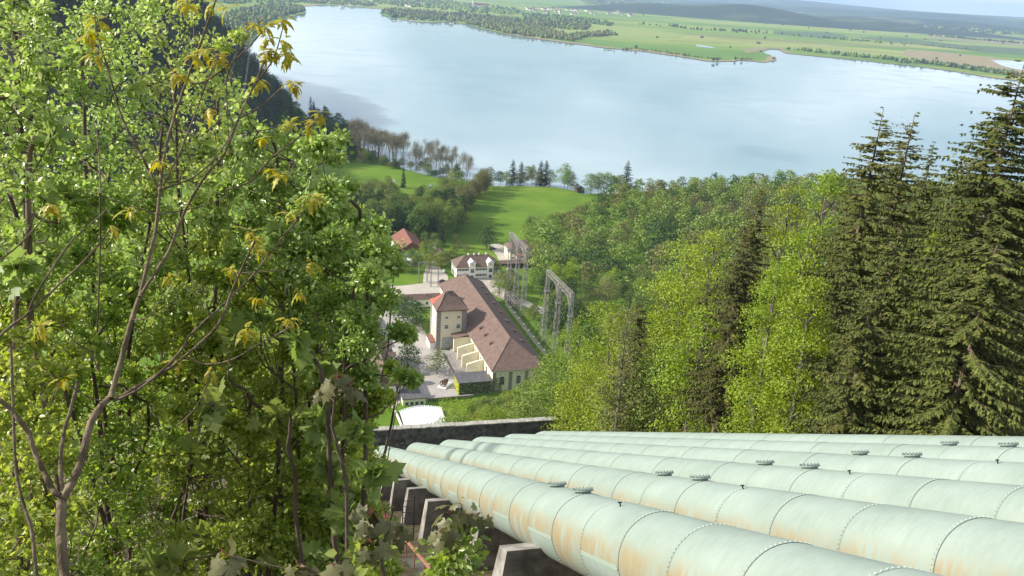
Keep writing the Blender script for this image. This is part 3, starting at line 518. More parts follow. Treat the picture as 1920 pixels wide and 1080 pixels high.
# connecting wing at the far end of the court
wg = empty('gallery_wing', AN(421, 60, 2), PROT, 'long low brown-roofed wing joining the turbine hall behind the courtyard', 'building')
MB().bb(.5, 35, .6, 6.4, -1, 4.2).build('wall', M['white'], wg); mb = MB(); mb.add([(0, 0, 4.2), (35.5, 0, 4.2), (35.5, 7, 4.2), (0, 7, 4.2), (0, 3.5, 6.6), (35.5, 3.5, 6.6)], [(0, 1, 5, 4), (2, 3, 4, 5), (3, 0, 4), (1, 2, 5), (0, 3, 2, 1)]); r_ = mb.build('roof', M['roof'], wg)
MB().box((27, 2.6, 6.3), (.7, .7, 1.4)).build('chimney', M['grey'], r_)
for i in range(8): window(wg, (3+i*4.1, .59, 2.2), 1.6, 1.8, 'y-')
# flat-roofed annex with ivy
ax = empty('ivy_annex', AN(317, 80.6, 2), PROT, 'flat grey-roofed annex overgrown with ivy at the near end of the turbine hall', 'building')
MB().bb(.5, 14.4, .5, 9.4, -1.5, 5.6).build('wall', M['plaster'], ax)
mb = MB(); mb.add([(0, 0, 6.0), (14.5, 0, 6.0), (14.5, 9.8, 6.2), (0, 9.8, 6.2), (0, 0, 5.6), (14.5, 0, 5.6), (14.5, 9.8, 5.8), (0, 9.8, 5.8)], [(0, 1, 2, 3), (7, 6, 5, 4), (0, 4, 5, 1), (1, 5, 6, 2), (2, 6, 7, 3), (3, 7, 4, 0)]); mb.build('roof', M['roofdark'], ax)
def leaf_quads(P, size, Nrm=None, up=.0, asp=.7, rs=NR):
    """one folded four-sided leaf per point"""
    n = len(P); size = np.broadcast_to(size, (n,)); a = rs.normal(size=(n, 3))
    if Nrm is not None: nn = Nrm+rs.normal(size=(n, 3))*.55
    else: nn = rs.normal(size=(n, 3))
    nn[:, 2] += up; nn /= np.linalg.norm(nn, axis=1)[:, None]+1e-9
    u = np.cross(nn, a); u /= np.linalg.norm(u, axis=1)[:, None]+1e-9; v = np.cross(nn, u)
    s = size[:, None]; V = np.stack([P-u*s*.5, P+v*s*.5*asp-nn*s*.08, P+u*s*.5, P-v*s*.5*asp-nn*s*.08], 1).reshape(-1, 3)
    F = (np.arange(n)[:, None]*4+np.arange(4)[None]); return V, F
def ivy(name, n, box, face, m, parent, sz=.45):
    x0, x1, y0, y1, z0, z1 = box; P = NR.uniform((x0, y0, z0), (x1, y1, z1), (n, 3)); N = np.tile(np.array(face, float), (n, 1)); V, F = leaf_quads(P, NR.uniform(.6, 1.2, n)*sz, N); return MB().arr(V, F).build(name, M[m], parent)
ivy('ivy', 2600, (0.2, 14.4, .15, .5, -.5, 5.5), (0, -1, .2), 'ivy', ax); ivy('ivy', 1100, (.1, .5, .4, 9.4, -.5, 5.4), (-1, 0, .3), 'ivylit', ax)  # side towards the sun gets the ivy painted brighter
ivy('ivy', 300, (.9, 5.2, .3, .9, 0, 6.5), (0, -1, .2), 'ivy', ph)
# fence wall behind the hall
fw = empty('yard_wall', AN(343, 131, 2), PROT, 'pale plastered boundary wall with taller piers below the steel gantries', 'wall')
MB().bb(-.25, .25, 0, 76, -1, 2.0).build('wall', M['plaster'], fw); MB().bb(-.4, .4, 0, 76, 2.0, 2.18).build('coping', M['grey'], fw)
for i in range(10): mb = MB(); mb.box((0, 1+i*8.2, .9), (.9, .9, 2.8)); mb.box((0, 1+i*8.2, 2.4), (1.1, 1.1, .2)); mb.build('pier', M['plaster'], fw)
# retaining wall in front of the court
rw = empty('retaining_wall', AN(315, 67, 2), PROT, 'low grey retaining wall with hedge in front of the courtyard', 'wall'); MB().bb(0, 20, 0, .8, -2, 1.0).build('wall', M['grey'], rw); ivy('hedge', 1100, (.2, 19, -1.6, .0, -1, .9), (0, -1, .6), 'ivy', rw, .5)
# ------------------------------------------------------------------ steel gantries
def lattice(mb, p0, p1, w0, w1, n, t=.15):
    p0 = np.array(p0, float); p1 = np.array(p1, float); d = p1-p0; L = np.linalg.norm(d); d /= L
    a = np.cross(d, [0, 1, 0.01]); a /= np.linalg.norm(a); b = np.cross(d, a)
    R_ = []
    for i in range(n+1):
        f = i/n; w = w0+(w1-w0)*f; c = p0+d*L*f; R_.append([c+a*w/2*sx+b*w/2*sy for sx, sy in ((-1, -1), (1, -1), (1, 1), (-1, 1))])
    for j in range(4): mb.bar(R_[0][j], R_[-1][j], t*1.3)
    for i in range(n):
        for j in range(4):
            k = (j+1) % 4
            if i % 2: mb.bar(R_[i][j], R_[i+1][k], t*.7)
            else: mb.bar(R_[i][k], R_[i+1][j], t*.7)
            mb.bar(R_[i+1][j], R_[i+1][k], t*.6)
def gantry(a0, n0, step, zt, label, nl=3):
    g = empty('steel_gantry', AN(a0, n0, 2), PROT, label, 'gantry', 'lattice gantries behind the turbine hall'); hh = zt-2
    for i in range(nl):
        mb = MB(); lattice(mb, (0, -i*step, -1), (0, -i*step, hh-5), 2.6, 1.5, 13); lattice(mb, (0, -i*step, hh-5), (0, -i*step, hh), 1.5, 1.5, 3); mb.bar((0, -i*step, hh), (0, -i*step, hh+2.4), .16); o = mb.build('leg', M['steel'], g)
        mb = MB(); mb.box((0, -i*step, hh-11), (2.6, 2.4, .25)); mb.bar((-1.3, -i*step-1.2, hh-10), (1.3, -i*step-1.2, hh-10), .12)
        for dx in (-1.2, 1.2): mb.tube([(dx, -i*step, hh-10.8), (dx, -i*step, hh-9.4)], .22, 6)
        mb.build('platform', M['steel'], o)
    mb = MB(); Lb = step*(nl-1); n = 10*(nl-1)
    for sx in (-.75, .75):
        mb.bar((sx, 0, hh), (sx, -Lb, hh), .15); mb.bar((sx, 0, hh-2.2), (sx, -Lb, hh-2.2), .13)
        for i in range(n):
            y0, y1 = -Lb*i/n, -Lb*(i+1)/n; mb.bar((sx, y0, hh if i % 2 else hh-2.2), (sx, y1, hh-2.2 if i % 2 else hh), .08); mb.bar((sx, y1, hh), (sx, y1, hh-2.2), .07)
    for i in range(n): mb.bar((-.75, -Lb*i/n, hh), (.75, -Lb*(i+1)/n, hh), .1)
    for s in range(nl-1):            # arched braces under the beam
        for sx in (-.7, .7):
            c = -step*(s+.5); hw = step/2-.8; P = [(sx, c+hw*math.cos(math.pi*k/10), hh-9.5+7.2*math.sin(math.pi*k/10)**.7) for k in range(11)]
            mb.tube(P, .09, 4); P2 = [(sx, p[1]*1.0, min(hh-2.2, p[2]+1.0)) for p in P[1:-1]]; mb.tube(P2, .06, 4)
            for k in range(1, 10): mb.bar(P[k], (sx, P[k][1], hh-2.2), .06)
    mb.build('cross_beam', M['steel'], g)
    for k in range(6):
        y = -Lb*(k+.5)/6; mb = MB(); mb.tube([(0, y, hh-2.2), (0, y, hh-3.8)], .05, 4)
        for j in range(4): mb.tube([(0, y, hh-2.6-j*.3), (0, y, hh-2.75-j*.3)], .18, 6)
        mb.build('insulator', M['ceramic'], g)
    return g
gA = gantry(429, 135, 14.5, 40.5, 'farther tall three-legged lattice gantry rising beside the boundary wall')
gB = gantry(365.6, 135, 16.5, 40.5, 'nearer tall three-legged lattice gantry with its feet hidden in bright trees')
for (a, n, w, hh, lb) in ((461, 90.5, 5, 12, 'slim arched steel gate gantry on the road left of the hall'), (452.5, 96, 4.2, 11, 'pale double steel frame standing beside the road at the hall corner')):
    g = empty('small_gantry', AN(a, n, 2), PROT, lb, 'gantry')
    for x in (0, w): mb = MB(); lattice(mb, (x, 0, -.5), (x, 0, hh), .7, .5, 9, .09); mb.build('leg', M['steel'], g)
    mb = MB(); lattice(mb, (0, 0, hh), (w, 0, hh), .6, .6, 6, .09); mb.build('cross_beam', M['steel'], g)
# switchgear below gantry A
sg = empty('switchgear_frame', AN(408, 134, 2), PROT, 'tangle of low steel busbar frames at the foot of the farther gantry', 'switchgear')
mb = MB()
for i in range(7):
    y = i*3.3-2; lattice(mb, (-1.4, y, -.5), (-1.4, y, 5.5), .5, .4, 5, .09); lattice(mb, (1.8, y, -.5), (1.8, y, 5.5), .5, .4, 5, .09); mb.bar((-1.6, y, 5.5), (2.2, y, 5.5), .2)
for x in (-1.4, .2, 1.8): mb.bar((x, -2, 5.6), (x, 18, 5.6), .14)
mb.build('frame', M['steel'], sg)
for i in range(7):
    mb = MB()
    for x in (-1, .4): mb.tube([(x, i*3.3-2, 5.6), (x, i*3.3-2, 6.6)], .16, 6)
    mb.build('insulator', M['ceramic'], sg)
# wires from the gantries down to the hall roof
def wire(A, B, sag, r=.03, n=10):
    A = np.array(A); B = np.array(B); return [A+(B-A)*i/n-np.array([0, 0, sag*4*(i/n)*(1-i/n)]) for i in range(n+1)]
for gi, (a0, st) in enumerate(((429, 14.5), (365.6, 16.5))):
    mb = MB()
    for k in range(6):
        y = a0-st*2*(k+.5)/6; mb.tube(wire(AN(y, 135, 36.6), AN(y-6, 120, 12), 2.5), .035, 3, cap=False); mb.tube(wire(AN(y, 135, 36.6), AN(y+8, 190+k*2, 42), 6), .03, 3, cap=False)
    tag(mb.build('power_lines', M['steel']), 'thin power lines strung from the %s gantry to the hall' % ('farther' if gi == 0 else 'nearer'), 'power line')
# ------------------------------------------------------------------ other houses
def house(name, a, n, w, l, he, hr, label, wallm='white', roofm='roof', axis='x', inset=0.0, storeys=2, nx=6, ny=3, over=.7, chim=(), cat='house', shut='shutter', gable=True, group=None, win=True):
    h = empty(name, AN(a, n, 2), PROT, label, cat, group); MB().bb(0, w, 0, l, -1, he).build('wall', M[wallm], h)
    mb = MB(); hip(mb, 0, w, 0, l, he+.02, hr, inset, axis, .22, over); rf = mb.build('roof', M[roofm], h)
    if inset < .6:
        mb = MB(); zz = hr-(hr-he)*(over/((l if axis == 'x' else w)/2+over))-.1
        if axis == 'x': mb.add([(0.02, 0.02, he), (0.02, l-.02, he), (.02, l/2, hr-.35), (w-.02, .02, he), (w-.02, l-.02, he), (w-.02, l/2, hr-.35)], [(0, 2, 1), (3, 4, 5)])
        else: mb.add([(.02, .02, he), (w-.02, .02, he), (w/2, .02, hr-.35), (.02, l-.02, he), (w-.02, l-.02, he), (w/2, l-.02, hr-.35)], [(0, 1, 2), (3, 5, 4)])
        mb.build('gable', M[wallm], h)
    for (x, y) in chim: MB().box((x, y, hr-.1), (.8, .8, 1.9)).build('chimney', M['white'], rf)
    if win:
        for s in range(storeys):
            z = 1.7+s*(he/storeys)
            for i in range(nx): window(h, (w*(i+.5)/nx, -.001, z), 1.0, 1.4, 'y-', shut=shut)
            for i in range(ny): window(h, (-.001, l*(i+.5)/ny, z), 1.0, 1.4, 'x-', shut=shut)
    return h
hs = house('white_house', 464, 113.6, 27, 13, 7.2, 12.6, 'long white two-storey house with brown hipped roof and two gabled bays beyond the hall', axis='x', inset=7, nx=1, ny=3, chim=((8.5, 6.6), (12, 6.6), (15, 6.6), (19.5, 6.6)), win=False)
for z in (1.9, 5.4):
    for x in (1.4, 3.2, 5.0, 6.8, 12.2, 13.9, 15.6, 17.3, 18.6, 22.6, 24.0, 25.4): window(hs, (x, -.001, z), .9, 1.3, 'y-', shut='shutter', bars=1)
    for y in (2.5, 6.5, 10.5): window(hs, (-.001, y, z), .9, 1.3, 'x-', shut='shutter')
for x in (9.4, 20.6):
    b = MB().bb(x-1.9, x+1.9, -1.0, 3, -1, 9.6).build('gabled_bay', M['white'], hs)
    MB().add([(x-2.4, -1.6, 9.5), (x+2.4, -1.6, 9.5), (x, -1.6, 11.3), (x-2.4, 4.8, 9.5), (x+2.4, 4.8, 9.5), (x, 4.8, 11.3)], [(0, 1, 2), (0, 2, 5, 3), (1, 4, 5, 2), (0, 3, 4, 1)]).build('bay_roof', M['tin'], b)
    window(b, (x, -1.001, 4.9), 2.4, 2.6, 'y-', bars=2); window(b, (x, -1.001, 8.6), 1.0, .7, 'y-'); window(b, (x, -1.001, 1.2), 2.0, 2.2, 'y-', bars=1)
MB().add([(-1.2, -1, 0), (28, -1, 0), (28, -1, .6), (-1.2, -1, .6)], [(0, 1, 2, 3)]) if False else None
yh = house('gabled_house', 494, 155.5, 16, 13, 7.0, 11.5, 'cream house with brown hipped roof half hidden behind the farther gantry', 'plaster', axis='x', inset=5, nx=4, ny=3)
MB().bb(3.5, 10.5, -4.5, 0, -1, 4.2).build('porch', M['white'], yh); mb = MB(); hip(mb, 3.5, 10.5, -4.6, 0, 4.25, 5.8, 3, 'x', .2, .5); mb.build('porch_roof', M['rooforange'], yh)
cp = empty('carport', AN(480, 146, 2), PROT, 'open carport with long brown roof between the white and cream houses', 'carport'); mb = MB(); hip(mb, 0, 20, 0, 5.5, 2.9, 4.3, .1, 'x', .2, .3); mb.build('roof', M['roof'], cp)
for i in range(6): MB().box((.3+i*3.8, .3, 1), (.25, .25, 3.6)).build('post', M['wood'], cp)
MB().bb(0, 20, 5, 5.3, -1, 2.8).build('wall', M['wood'], cp)
house('red_roofed_house', 503, 86, 16, 30, 6, 11.5, 'house with a steep terracotta roof behind the birch leaves', 'white', 'rooforange', axis='y', inset=0, nx=3, ny=4)
sh_ = house('garden_shed', 492, 82, 11, 6, 3.0, 3.5, 'low white shed with a flat pale tin roof on the lawn', 'white', 'tin', axis='x', inset=0.1, storeys=1, nx=2, ny=1, over=.4, cat='shed', shut=None)
house('small_cottage', 500, 108.5, 7.5, 8, 3.2, 5.8, 'tiny white cottage with brown roof left of the long white house', 'white', 'roof', axis='y', inset=1.5, storeys=1, nx=2, ny=2, cat='cottage', shut=None)
lh = house('dormered_house', 321, 43, 15, 40, 5.6, 12, 'brown-roofed house with three white dormers beside the courtyard', 'white', 'roof', axis='y', inset=0.0, nx=3, ny=0, over=.6)
for yy in (14.5, 23.7, 35.6):
    b = MB().bb(10.6, 14.6, yy-1.7, yy+1.7, 5, 8.6).build('dormer', M['white'], lh); window(b, (12.6, yy-1.701, 7.2), 2.6, 2.0, 'y-', bars=3)
    MB().add([(9.6, yy-2.1, 8.5), (15.2, yy-2.1, 8.5), (15.2, yy+2.1, 8.5), (9.6, yy+2.1, 8.5), (8.2, yy, 9.9), (15.2, yy, 9.9)], [(0, 1, 5, 4), (2, 3, 4, 5), (1, 2, 5), (3, 0, 4), (0, 3, 2, 1)]).build('dormer_roof', M['roof'], b)
house('dormered_house', 378, 36, 15, 34, 5.6, 12, 'second brown-roofed house half hidden by leaves farther up the courtyard', 'white', 'roof', axis='y', inset=0.0, nx=3, ny=0, over=.6)
kb = empty('entrance_kiosk', AN(312, 56, 2), PROT, 'low cream kiosk with flat dark roof at the near edge of the courtyard', 'kiosk'); MB().bb(0, 9.6, 0, 5, -1.5, 2.9).build('wall', M['plaster'], kb); MB().bb(-.3, 9.9, -.3, 9, 2.9, 3.25).build('roof', M['roofdark'], kb)
for i in range(4): window(kb, (1.6+i*2.1, -.001, .9), 1.5, 1.6, 'y-', bars=0)
P = []
while len(P) < 5200:
    a_ = NR.uniform(280, 314.5); n_ = NR.uniform(71.5, 137)
    if a_ > 312 and 79 < n_: continue
    p = AN(a_, n_, 0); h_ = 1.3*(.5+.5*math.sin(a_*.9)*math.cos(n_*.55)); P.append((p[0], p[1], hz(p[0], p[1])+abs(NR.normal(0, .5))+NR.uniform(0, 1)*h_))
V, F = leaf_quads(np.array(P), NR.uniform(.35, .9, len(P)), None, up=.5); tag(MB().arr(V, F).build('scrub', M['decl']), 'yellow-green scrub covering the bank below the near end of the hall', 'scrub', kind='stuff')
# white ribbed canopy and path wall in front
cn = empty('ribbed_canopy', AN(291, 53.5, 2), PROT, 'bright white arched canopy with ribbed rim beside the small lawn', 'canopy')
mb = MB(); rows = []
for j in range(9):
    t = j/8; y = 13.8*t; rows.append([(17*i/24, y+2.4*math.sin(math.pi*i/24)*t, .6+.22*math.sin(math.pi*i/24)+.9*t+.05*((i % 2)*2-1)) for i in range(25)])
V = [p for r_ in rows for p in r_]; F = [(j*25+i, j*25+i+1, (j+1)*25+i+1, (j+1)*25+i) for j in range(8) for i in range(24)]; mb.add(V, F)
V2 = [(p[0], p[1], p[2]-.12) for p in V]; mb.add(V2, [f[::-1] for f in F]); mb.build('membrane', M['membrane'], cn)
mb = MB()
for i in range(0, 25, 1): p = rows[8][i]; mb.box((p[0], p[1]+.15, p[2]+.1), (.38, .5, .5))
for i in range(0, 25, 3): mb.tube([rows[8][i], rows[4][i], rows[0][i]], .06, 4)
mb.build('rim', M['membrane'], cn)
for x in (0, 8.5, 17): MB().box((x, 13, .2), (.3, .3, 2.4)).build('post', M['grey'], cn)
tag(MB().prism([tuple(p) for p in anpoly([(288, 52.4), (308, 51.7), (308, 52.5), (288, 53.2)])], 0, 2.7).build('garden_wall', M['white']), 'thin white wall between the small lawn and the ribbed canopy', 'wall')
# old turbine on its plinth
tu = empty('turbine_runner', AN(327.5, 77, 2.1), PROT+.9, 'rust-brown old turbine runner displayed on a white plinth in the courtyard', 'turbine')
MB().bb(-3.4, 3.4, -2, 2, 0, .35).build('plinth', M['white'], tu)
mb = MB(); mb.tube([(-3, 0, 1.7), (3.4, 0, 1.7)], .28, 8)
for xx, rr in ((-1.9, 1.35), (-.2, 1.1), (1.3, .8)):
    P = [(xx, rr*math.cos(2*math.pi*k/16), 1.7+rr*math.sin(2*math.pi*k/16)) for k in range(17)]; mb.tube(P, .2, 6)
    for k in range(8): a_ = 2*math.pi*k/8; mb.tube([(xx, 0, 1.7), (xx+.2, rr*math.cos(a_), 1.7+rr*math.sin(a_))], .13, 5)
    for k in range(14): a_ = 2*math.pi*k/14; mb.box((xx, rr*1.05*math.cos(a_), 1.7+rr*1.05*math.sin(a_)), (.55, .25, .25))
mb.build('runner', M['runner'], tu)
# ------------------------------------------------------------------ cars
def car(loc, rz, paint, label):
    c = empty('parked_car', loc, rz, label, 'car', 'parked cars'); mb = MB()
    prof = [(-2.1, .35), (-2.15, .8), (-1.9, .95), (-1.2, 1.0), (-.6, 1.42), (.8, 1.45), (1.6, 1.0), (2.1, .85), (2.15, .35)]
    n = len(prof); V = []
    for y, t in ((-.86, 1), (-.8, 1), (.8, 1), (.86, 1)): V += [(x, y*(1 if z < 1.05 else .84), z-(.06 if abs(y) > .82 and z > .5 else 0)) for x, z in prof]
    F = [tuple(range(n)), tuple(range(4*n-1, 3*n-1, -1))]+[(r*n+i, (r+1)*n+i, (r+1)*n+(i+1) % n, r*n+(i+1) % n) for r in range(3) for i in range(n)]
    mb.add(V, F).build('body', paint, c)
    g = MB(); g.add([(-1.17, -.66, 1.03), (-.62, -.64, 1.38), (-.62, .64, 1.38), (-1.17, .66, 1.03)], [(0, 1, 2, 3)]); g.add([(1.56, -.66, 1.04), (.84, -.64, 1.41), (.84, .64, 1.41), (1.56, .66, 1.04)], [(3, 2, 1, 0)])
    for sy in (-1, 1): g.add([(-1.0, sy*.80, 1.03), (-.58, sy*.725, 1.36), (.78, sy*.725, 1.38), (1.35, sy*.80, 1.03)], [(0, 1, 2, 3)])
    g.build('windows', M['glass'], c)
    for x in (-1.35, 1.35):
        for y in (-.82, .82): MB().tube([(x, y-.1, .33), (x, y+.1, .33)], .33, 12).build('wheel', M['rubber'], c)
    return c
car(AN(327, 63, 2.06), PROT+.2, M['carblk'], 'black car parked in the shade of the courtyard beside the dormered house')
car(AN(518, 150.5, 2.2), PROT+.1, M['carblk'], 'dark car parked on the gravel between meadow and houses')
car(AN(475, 150, 2.15), PROT, M['carwht'], 'white car parked under trees beside the carport')
car(AN(476, 108.5, 2.25), PROT+1.3, M['carwht'], 'silver white car parked at the left end of the long white house')
car(AN(459, 104, 2.15), PROT+.3, M['carblk'], 'dark car parked on the road beside the hall ridge')
# ------------------------------------------------------------------ penstocks
RP = 1.1; CR = 2.7; T0 = 23.9-9*CR-CR*1.0       # a seam falls beside every manhole
def pmat(k):
    u = 7.6+k*3.7*math.cos(R(1.5)); v = -3.4+k*3.7*math.sin(R(1.5)); P = np.array([0, 0, CAMZ])+E1*u+E2*v
    return Matrix(((E1[0], D[0], E2[0], P[0]), (E1[1], D[1], E2[1], P[1]), (E1[2], D[2], E2[2], P[2]), (0, 0, 0, 1)))
def axis_pt(t, x=0, z=0):
    """pipe centre line in the pipe's frame: straight, then bent downwards over the brink"""
    tb = 96.0; rad = 16.0; am = R(24)
    if t <= tb: return (0, t), 0.0
    a = min((t-tb)/rad, am); y = tb+rad*math.sin(a); zz = -rad*(1-math.cos(a)); rest = (t-tb)-a*rad
    return (zz-rest*math.sin(a), y+rest*math.cos(a)), a
ordn = ['first and nearest', 'second', 'third', 'fourth', 'fifth', 'sixth and farthest']
for k in range(6):
    pe = bpy.data.objects.new('penstock_pipe', None); C.objects.link(pe); pe.matrix_world = pmat(k); pe.empty_display_size = .5
    tag(pe, ordn[k]+' of six pale green riveted penstock pipes counted from the camera side', 'pipe', 'penstock pipes running down the slope')
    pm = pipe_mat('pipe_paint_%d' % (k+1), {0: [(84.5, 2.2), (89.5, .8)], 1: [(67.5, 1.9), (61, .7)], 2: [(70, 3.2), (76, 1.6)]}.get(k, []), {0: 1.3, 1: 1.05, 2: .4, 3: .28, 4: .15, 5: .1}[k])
    NS = 56; mb = MB(); rows = []; stations = []
    t = T0-9*CR; i = 0; seams = []
    while t < 112:
        dr = .0035 if i % 2 else -.0035
        stations.append((t+.0, RP+dr, 0)); stations.append((t+CR-.001, RP+dr, 0)); seams.append((t, i)); t += CR; i += 1
    st = []
    for (t, r_, m_) in stations:
        if 96 < t < 108 and m_ == 0: pass
        st.append((t, r_))
    ex = [(x, RP-.006) for x in np.arange(96.5, 112, .7)]
    st = sorted([s_ for s_ in st if s_[0] < 96.4]+ex)
    V = []
    for (t, r_) in st:
        (zc, yc), a = axis_pt(t)
        for j in range(NS):
            w = 2*math.pi*j/NS; x = r_*math.cos(w); zl = r_*math.sin(w); V.append((x, yc+zl*math.sin(a), zc+zl*math.cos(a)))
    F = [(i_*NS+j, i_*NS+(j+1) % NS, (i_+1)*NS+(j+1) % NS, (i_+1)*NS+j) for i_ in range(len(st)-1) for j in range(NS) if st[i_+1][0]-st[i_][0] > .01]
    mb.add(V, F); sh = mb.build('shell', pm, pe, smooth=True)
    # lap seams with rivets
    sm = MB(); rv = MB()
    for (t, i) in seams:
        if t > 96 or t < -12: continue
        ro = RP+.0065; NSS = 72
        V = [(ro*math.cos(2*math.pi*j/NSS), t+dy, ro*math.sin(2*math.pi*j/NSS)) for dy in (-.010, .010) for j in range(NSS)]
        sm.add(V, [(j, (j+1) % NSS, NSS+(j+1) % NSS, NSS+j) for j in range(NSS)])
        if t < (62 if k == 0 else 40 if k == 1 else 26):
            nr = 76
            for j in range(nr):
                w = 2*math.pi*(j+.5)/nr
                if -2.3 < (w if w < math.pi else w-2*math.pi) < -.75: continue
                c_, s_ = math.cos(w), math.sin(w); r0 = RP+.003; r1 = RP+.022; e = .021; y = t+.055
                tx, tz = -s_, c_
                rv.add([(r0*c_+tx*e, y, r0*s_+tz*e), (r0*c_, y+e, r0*s_), (r0*c_-tx*e, y, r0*s_-tz*e), (r0*c_, y-e, r0*s_), (r1*c_+tx*e*.4, y+e*.4, r1*s_+tz*e*.4), (r1*c_-tx*e*.4, y-e*.4, r1*s_-tz*e*.4)], [(0, 1, 4), (1, 2, 5, 4), (2, 3, 5), (3, 0, 4, 5)])
    sm.build('lap_seams', M['seam'], sh, smooth=True)
    if rv.n: rv.build('rivets', M['rivet'], sh)
    # longitudinal butt straps on the flank of alternate courses
    if k < 3:
        bs = MB()
        for (t, i) in seams:
            if i % 2 == 0 or t > 92: continue
            for w0 in (R(182.5),):
                n_ = 3; ww = [w0-R(2.6)+R(5.2)*q/n_ for q in range(n_+1)]; ro = RP+.016
                V = [(ro*math.cos(w), t+dy, ro*math.sin(w)) for dy in (.05, CR-.02) for w in ww]+[((RP-.01)*math.cos(w), t+dy, (RP-.01)*math.sin(w)) for dy in (.05, CR-.02) for w in ww]
                m_ = n_+1; bs.add(V, [(q, q+1, m_+q+1, m_+q) for q in range(n_)]+[(0, m_, 3*m_, 2*m_), (n_, 2*m_+n_, 3*m_+n_, m_+n_)])
                for q in range(26):
                    for w in (w0-R(1.6), w0+R(1.6)):
                        y = t+.1+q*.1; c_, s_ = math.cos(w), math.sin(w); e = .016; r0 = ro; r1 = ro+.014; tx, tz = -s_, c_
                        bs.add([(r0*c_+tx*e, y, r0*s_+tz*e), (r0*c_, y+e, r0*s_), (r0*c_-tx*e, y, r0*s_-tz*e), (r0*c_, y-e, r0*s_), (r1*c_, y, r1*s_)], [(0, 1, 4), (1, 2, 4), (2, 3, 4), (3, 0, 4)])
        bs.build('butt_straps', M['hatchin'], sh)
    # manholes
    if k < 5:
        for t in (24.22+1.0, 26.92+1.0):
            mb = MB(); Lv = MB()
            z0 = RP-.07; n = 24; ring = lambda r_, z: [(r_*math.cos(2*math.pi*j/n), t-1.0+.0+r_*math.sin(2*math.pi*j/n), z) for j in range(n)]
            levels = [(.24, z0), (.24, RP+.06), (.31, RP+.06), (.31, RP+.10), (.25, RP+.10), (.25, RP+.12), (.0, RP+.13)]
            V = []
            for (r_, z) in levels: V += ring(max(r_, .001), z)
            mb.add(V, [(q*n+j, q*n+(j+1) % n, (q+1)*n+(j+1) % n, (q+1)*n+j) for q in range(len(levels)-1) for j in range(n)]); mh = mb.build('manhole_cover', M['hatch'], pe)
            bt = MB()
            for j in range(16):
                w = 2*math.pi*j/16; bt.tube([(.28*math.cos(w), t-1.0+.28*math.sin(w), RP+.09), (.28*math.cos(w), t-1.0+.28*math.sin(w), RP+.15)], .016, 6)
            bt.build('bolts', M['seam'], mh)
        v_ = MB(); tv = 20.4+(k % 3)*.7
        if k in (0, 1, 2, 3): v_.tube([(-.25, tv, RP*.97-.03), (-.27, tv, RP+.06)], .02, 6); v_.box((-.27, tv, RP+.07), (.09, .05, .03)); v_.build('vent_valve', M['blackiron'], pe)
# ------------------------------------------------------------------ concrete supports
def pier(kk):
    s0 = 20.6+7.86*kk; zt = 154.0-.559*(s0-20.6)-.12; mb = MB(); w = .55; zb = zt-3.2
    q0, q1 = (6.5 if kk == 1 else 5.6), 28.2
    if kk == 1: zt -= .5
    for i in range(6):
        qa = q0 if i == 0 else 7.6+3.7*i-1.85; qb = 7.6+3.7*i+1.85 if i < 5 else q1
        b = MB()
        def blk(b, qa, qb, sa, sb, za, zbm, bat):
            P = [SQ(sa, qa-.0, za), SQ(sa, qb, za), SQ(sb, qb, za-.45), SQ(sb, qa, za-.45), SQ(sa-.05, qa-bat, zbm), SQ(sa-.05, qb, zbm), SQ(sb+.75, qb, zbm-1.0), SQ(sb+.75, qa-bat, zbm-1.0)]
            b.add(P, [(3, 2, 1, 0), (4, 5, 6, 7), (0, 1, 5, 4), (1, 2, 6, 5), (2, 3, 7, 6), (3, 0, 4, 7)])
        blk(mb, qa+(.0 if i == 0 else .002), qb, s0, s0+.9, zt+(.06 if i == 0 else 0), zb, .35 if i == 0 else 0)
    o = mb.build('concrete_pier', M['conc']); tag(o, PL[kk], 'pier', 'concrete saddles carrying the pipes')
    return o
PL = {-3: 'concrete pipe pier just below the camera under the nearest pipe course', -2: 'concrete pipe pier second below the camera, at the bottom edge of the photo', -1: 'concrete pipe pier next above the large sunlit one with pale sloping top', 0: 'large sunlit concrete pier with pale sloping top at the bottom centre',
 1: 'shaded concrete pier half hidden behind the bronze-leaved maple shoot', 2: 'tapered concrete pier just beyond the iron handrail', 3: 'concrete pier standing right behind the black iron ladder', 4: 'dark concrete pier next down the slope beyond the ladder', 5: 'concrete pier second beyond the ladder, beside green leaves', 6: 'concrete pier third beyond the ladder, low under the pipe bend', 7: 'concrete pier fourth beyond the ladder near the stone wall', 8: 'lowest concrete pier right in front of the dark stone wall'}
for kk in range(-3, 9): pier(kk)
# concrete foundation steps left of the pipes and under them
mb = MB()
for i in range(24):
    s = 4+i*3.93; z = 154.0-.559*(s-20.6)-2.75
    P = [SQ(s, 4.2, z), SQ(s, 28.5, z), SQ(s+3.93, 28.5, z-.559*3.93), SQ(s+3.93, 4.2, z-.559*3.93)]; P2 = [(p[0], p[1], p[2]-1.6) for p in P]
    mb.add(P+P2, [(3, 2, 1, 0)[::-1], (4, 5, 6, 7)[::-1], (0, 4, 5, 1), (1, 5, 6, 2), (2, 6, 7, 3), (3, 7, 4, 0)])
tag(mb.build('foundation_slab', M['conc'], kind='structure'))
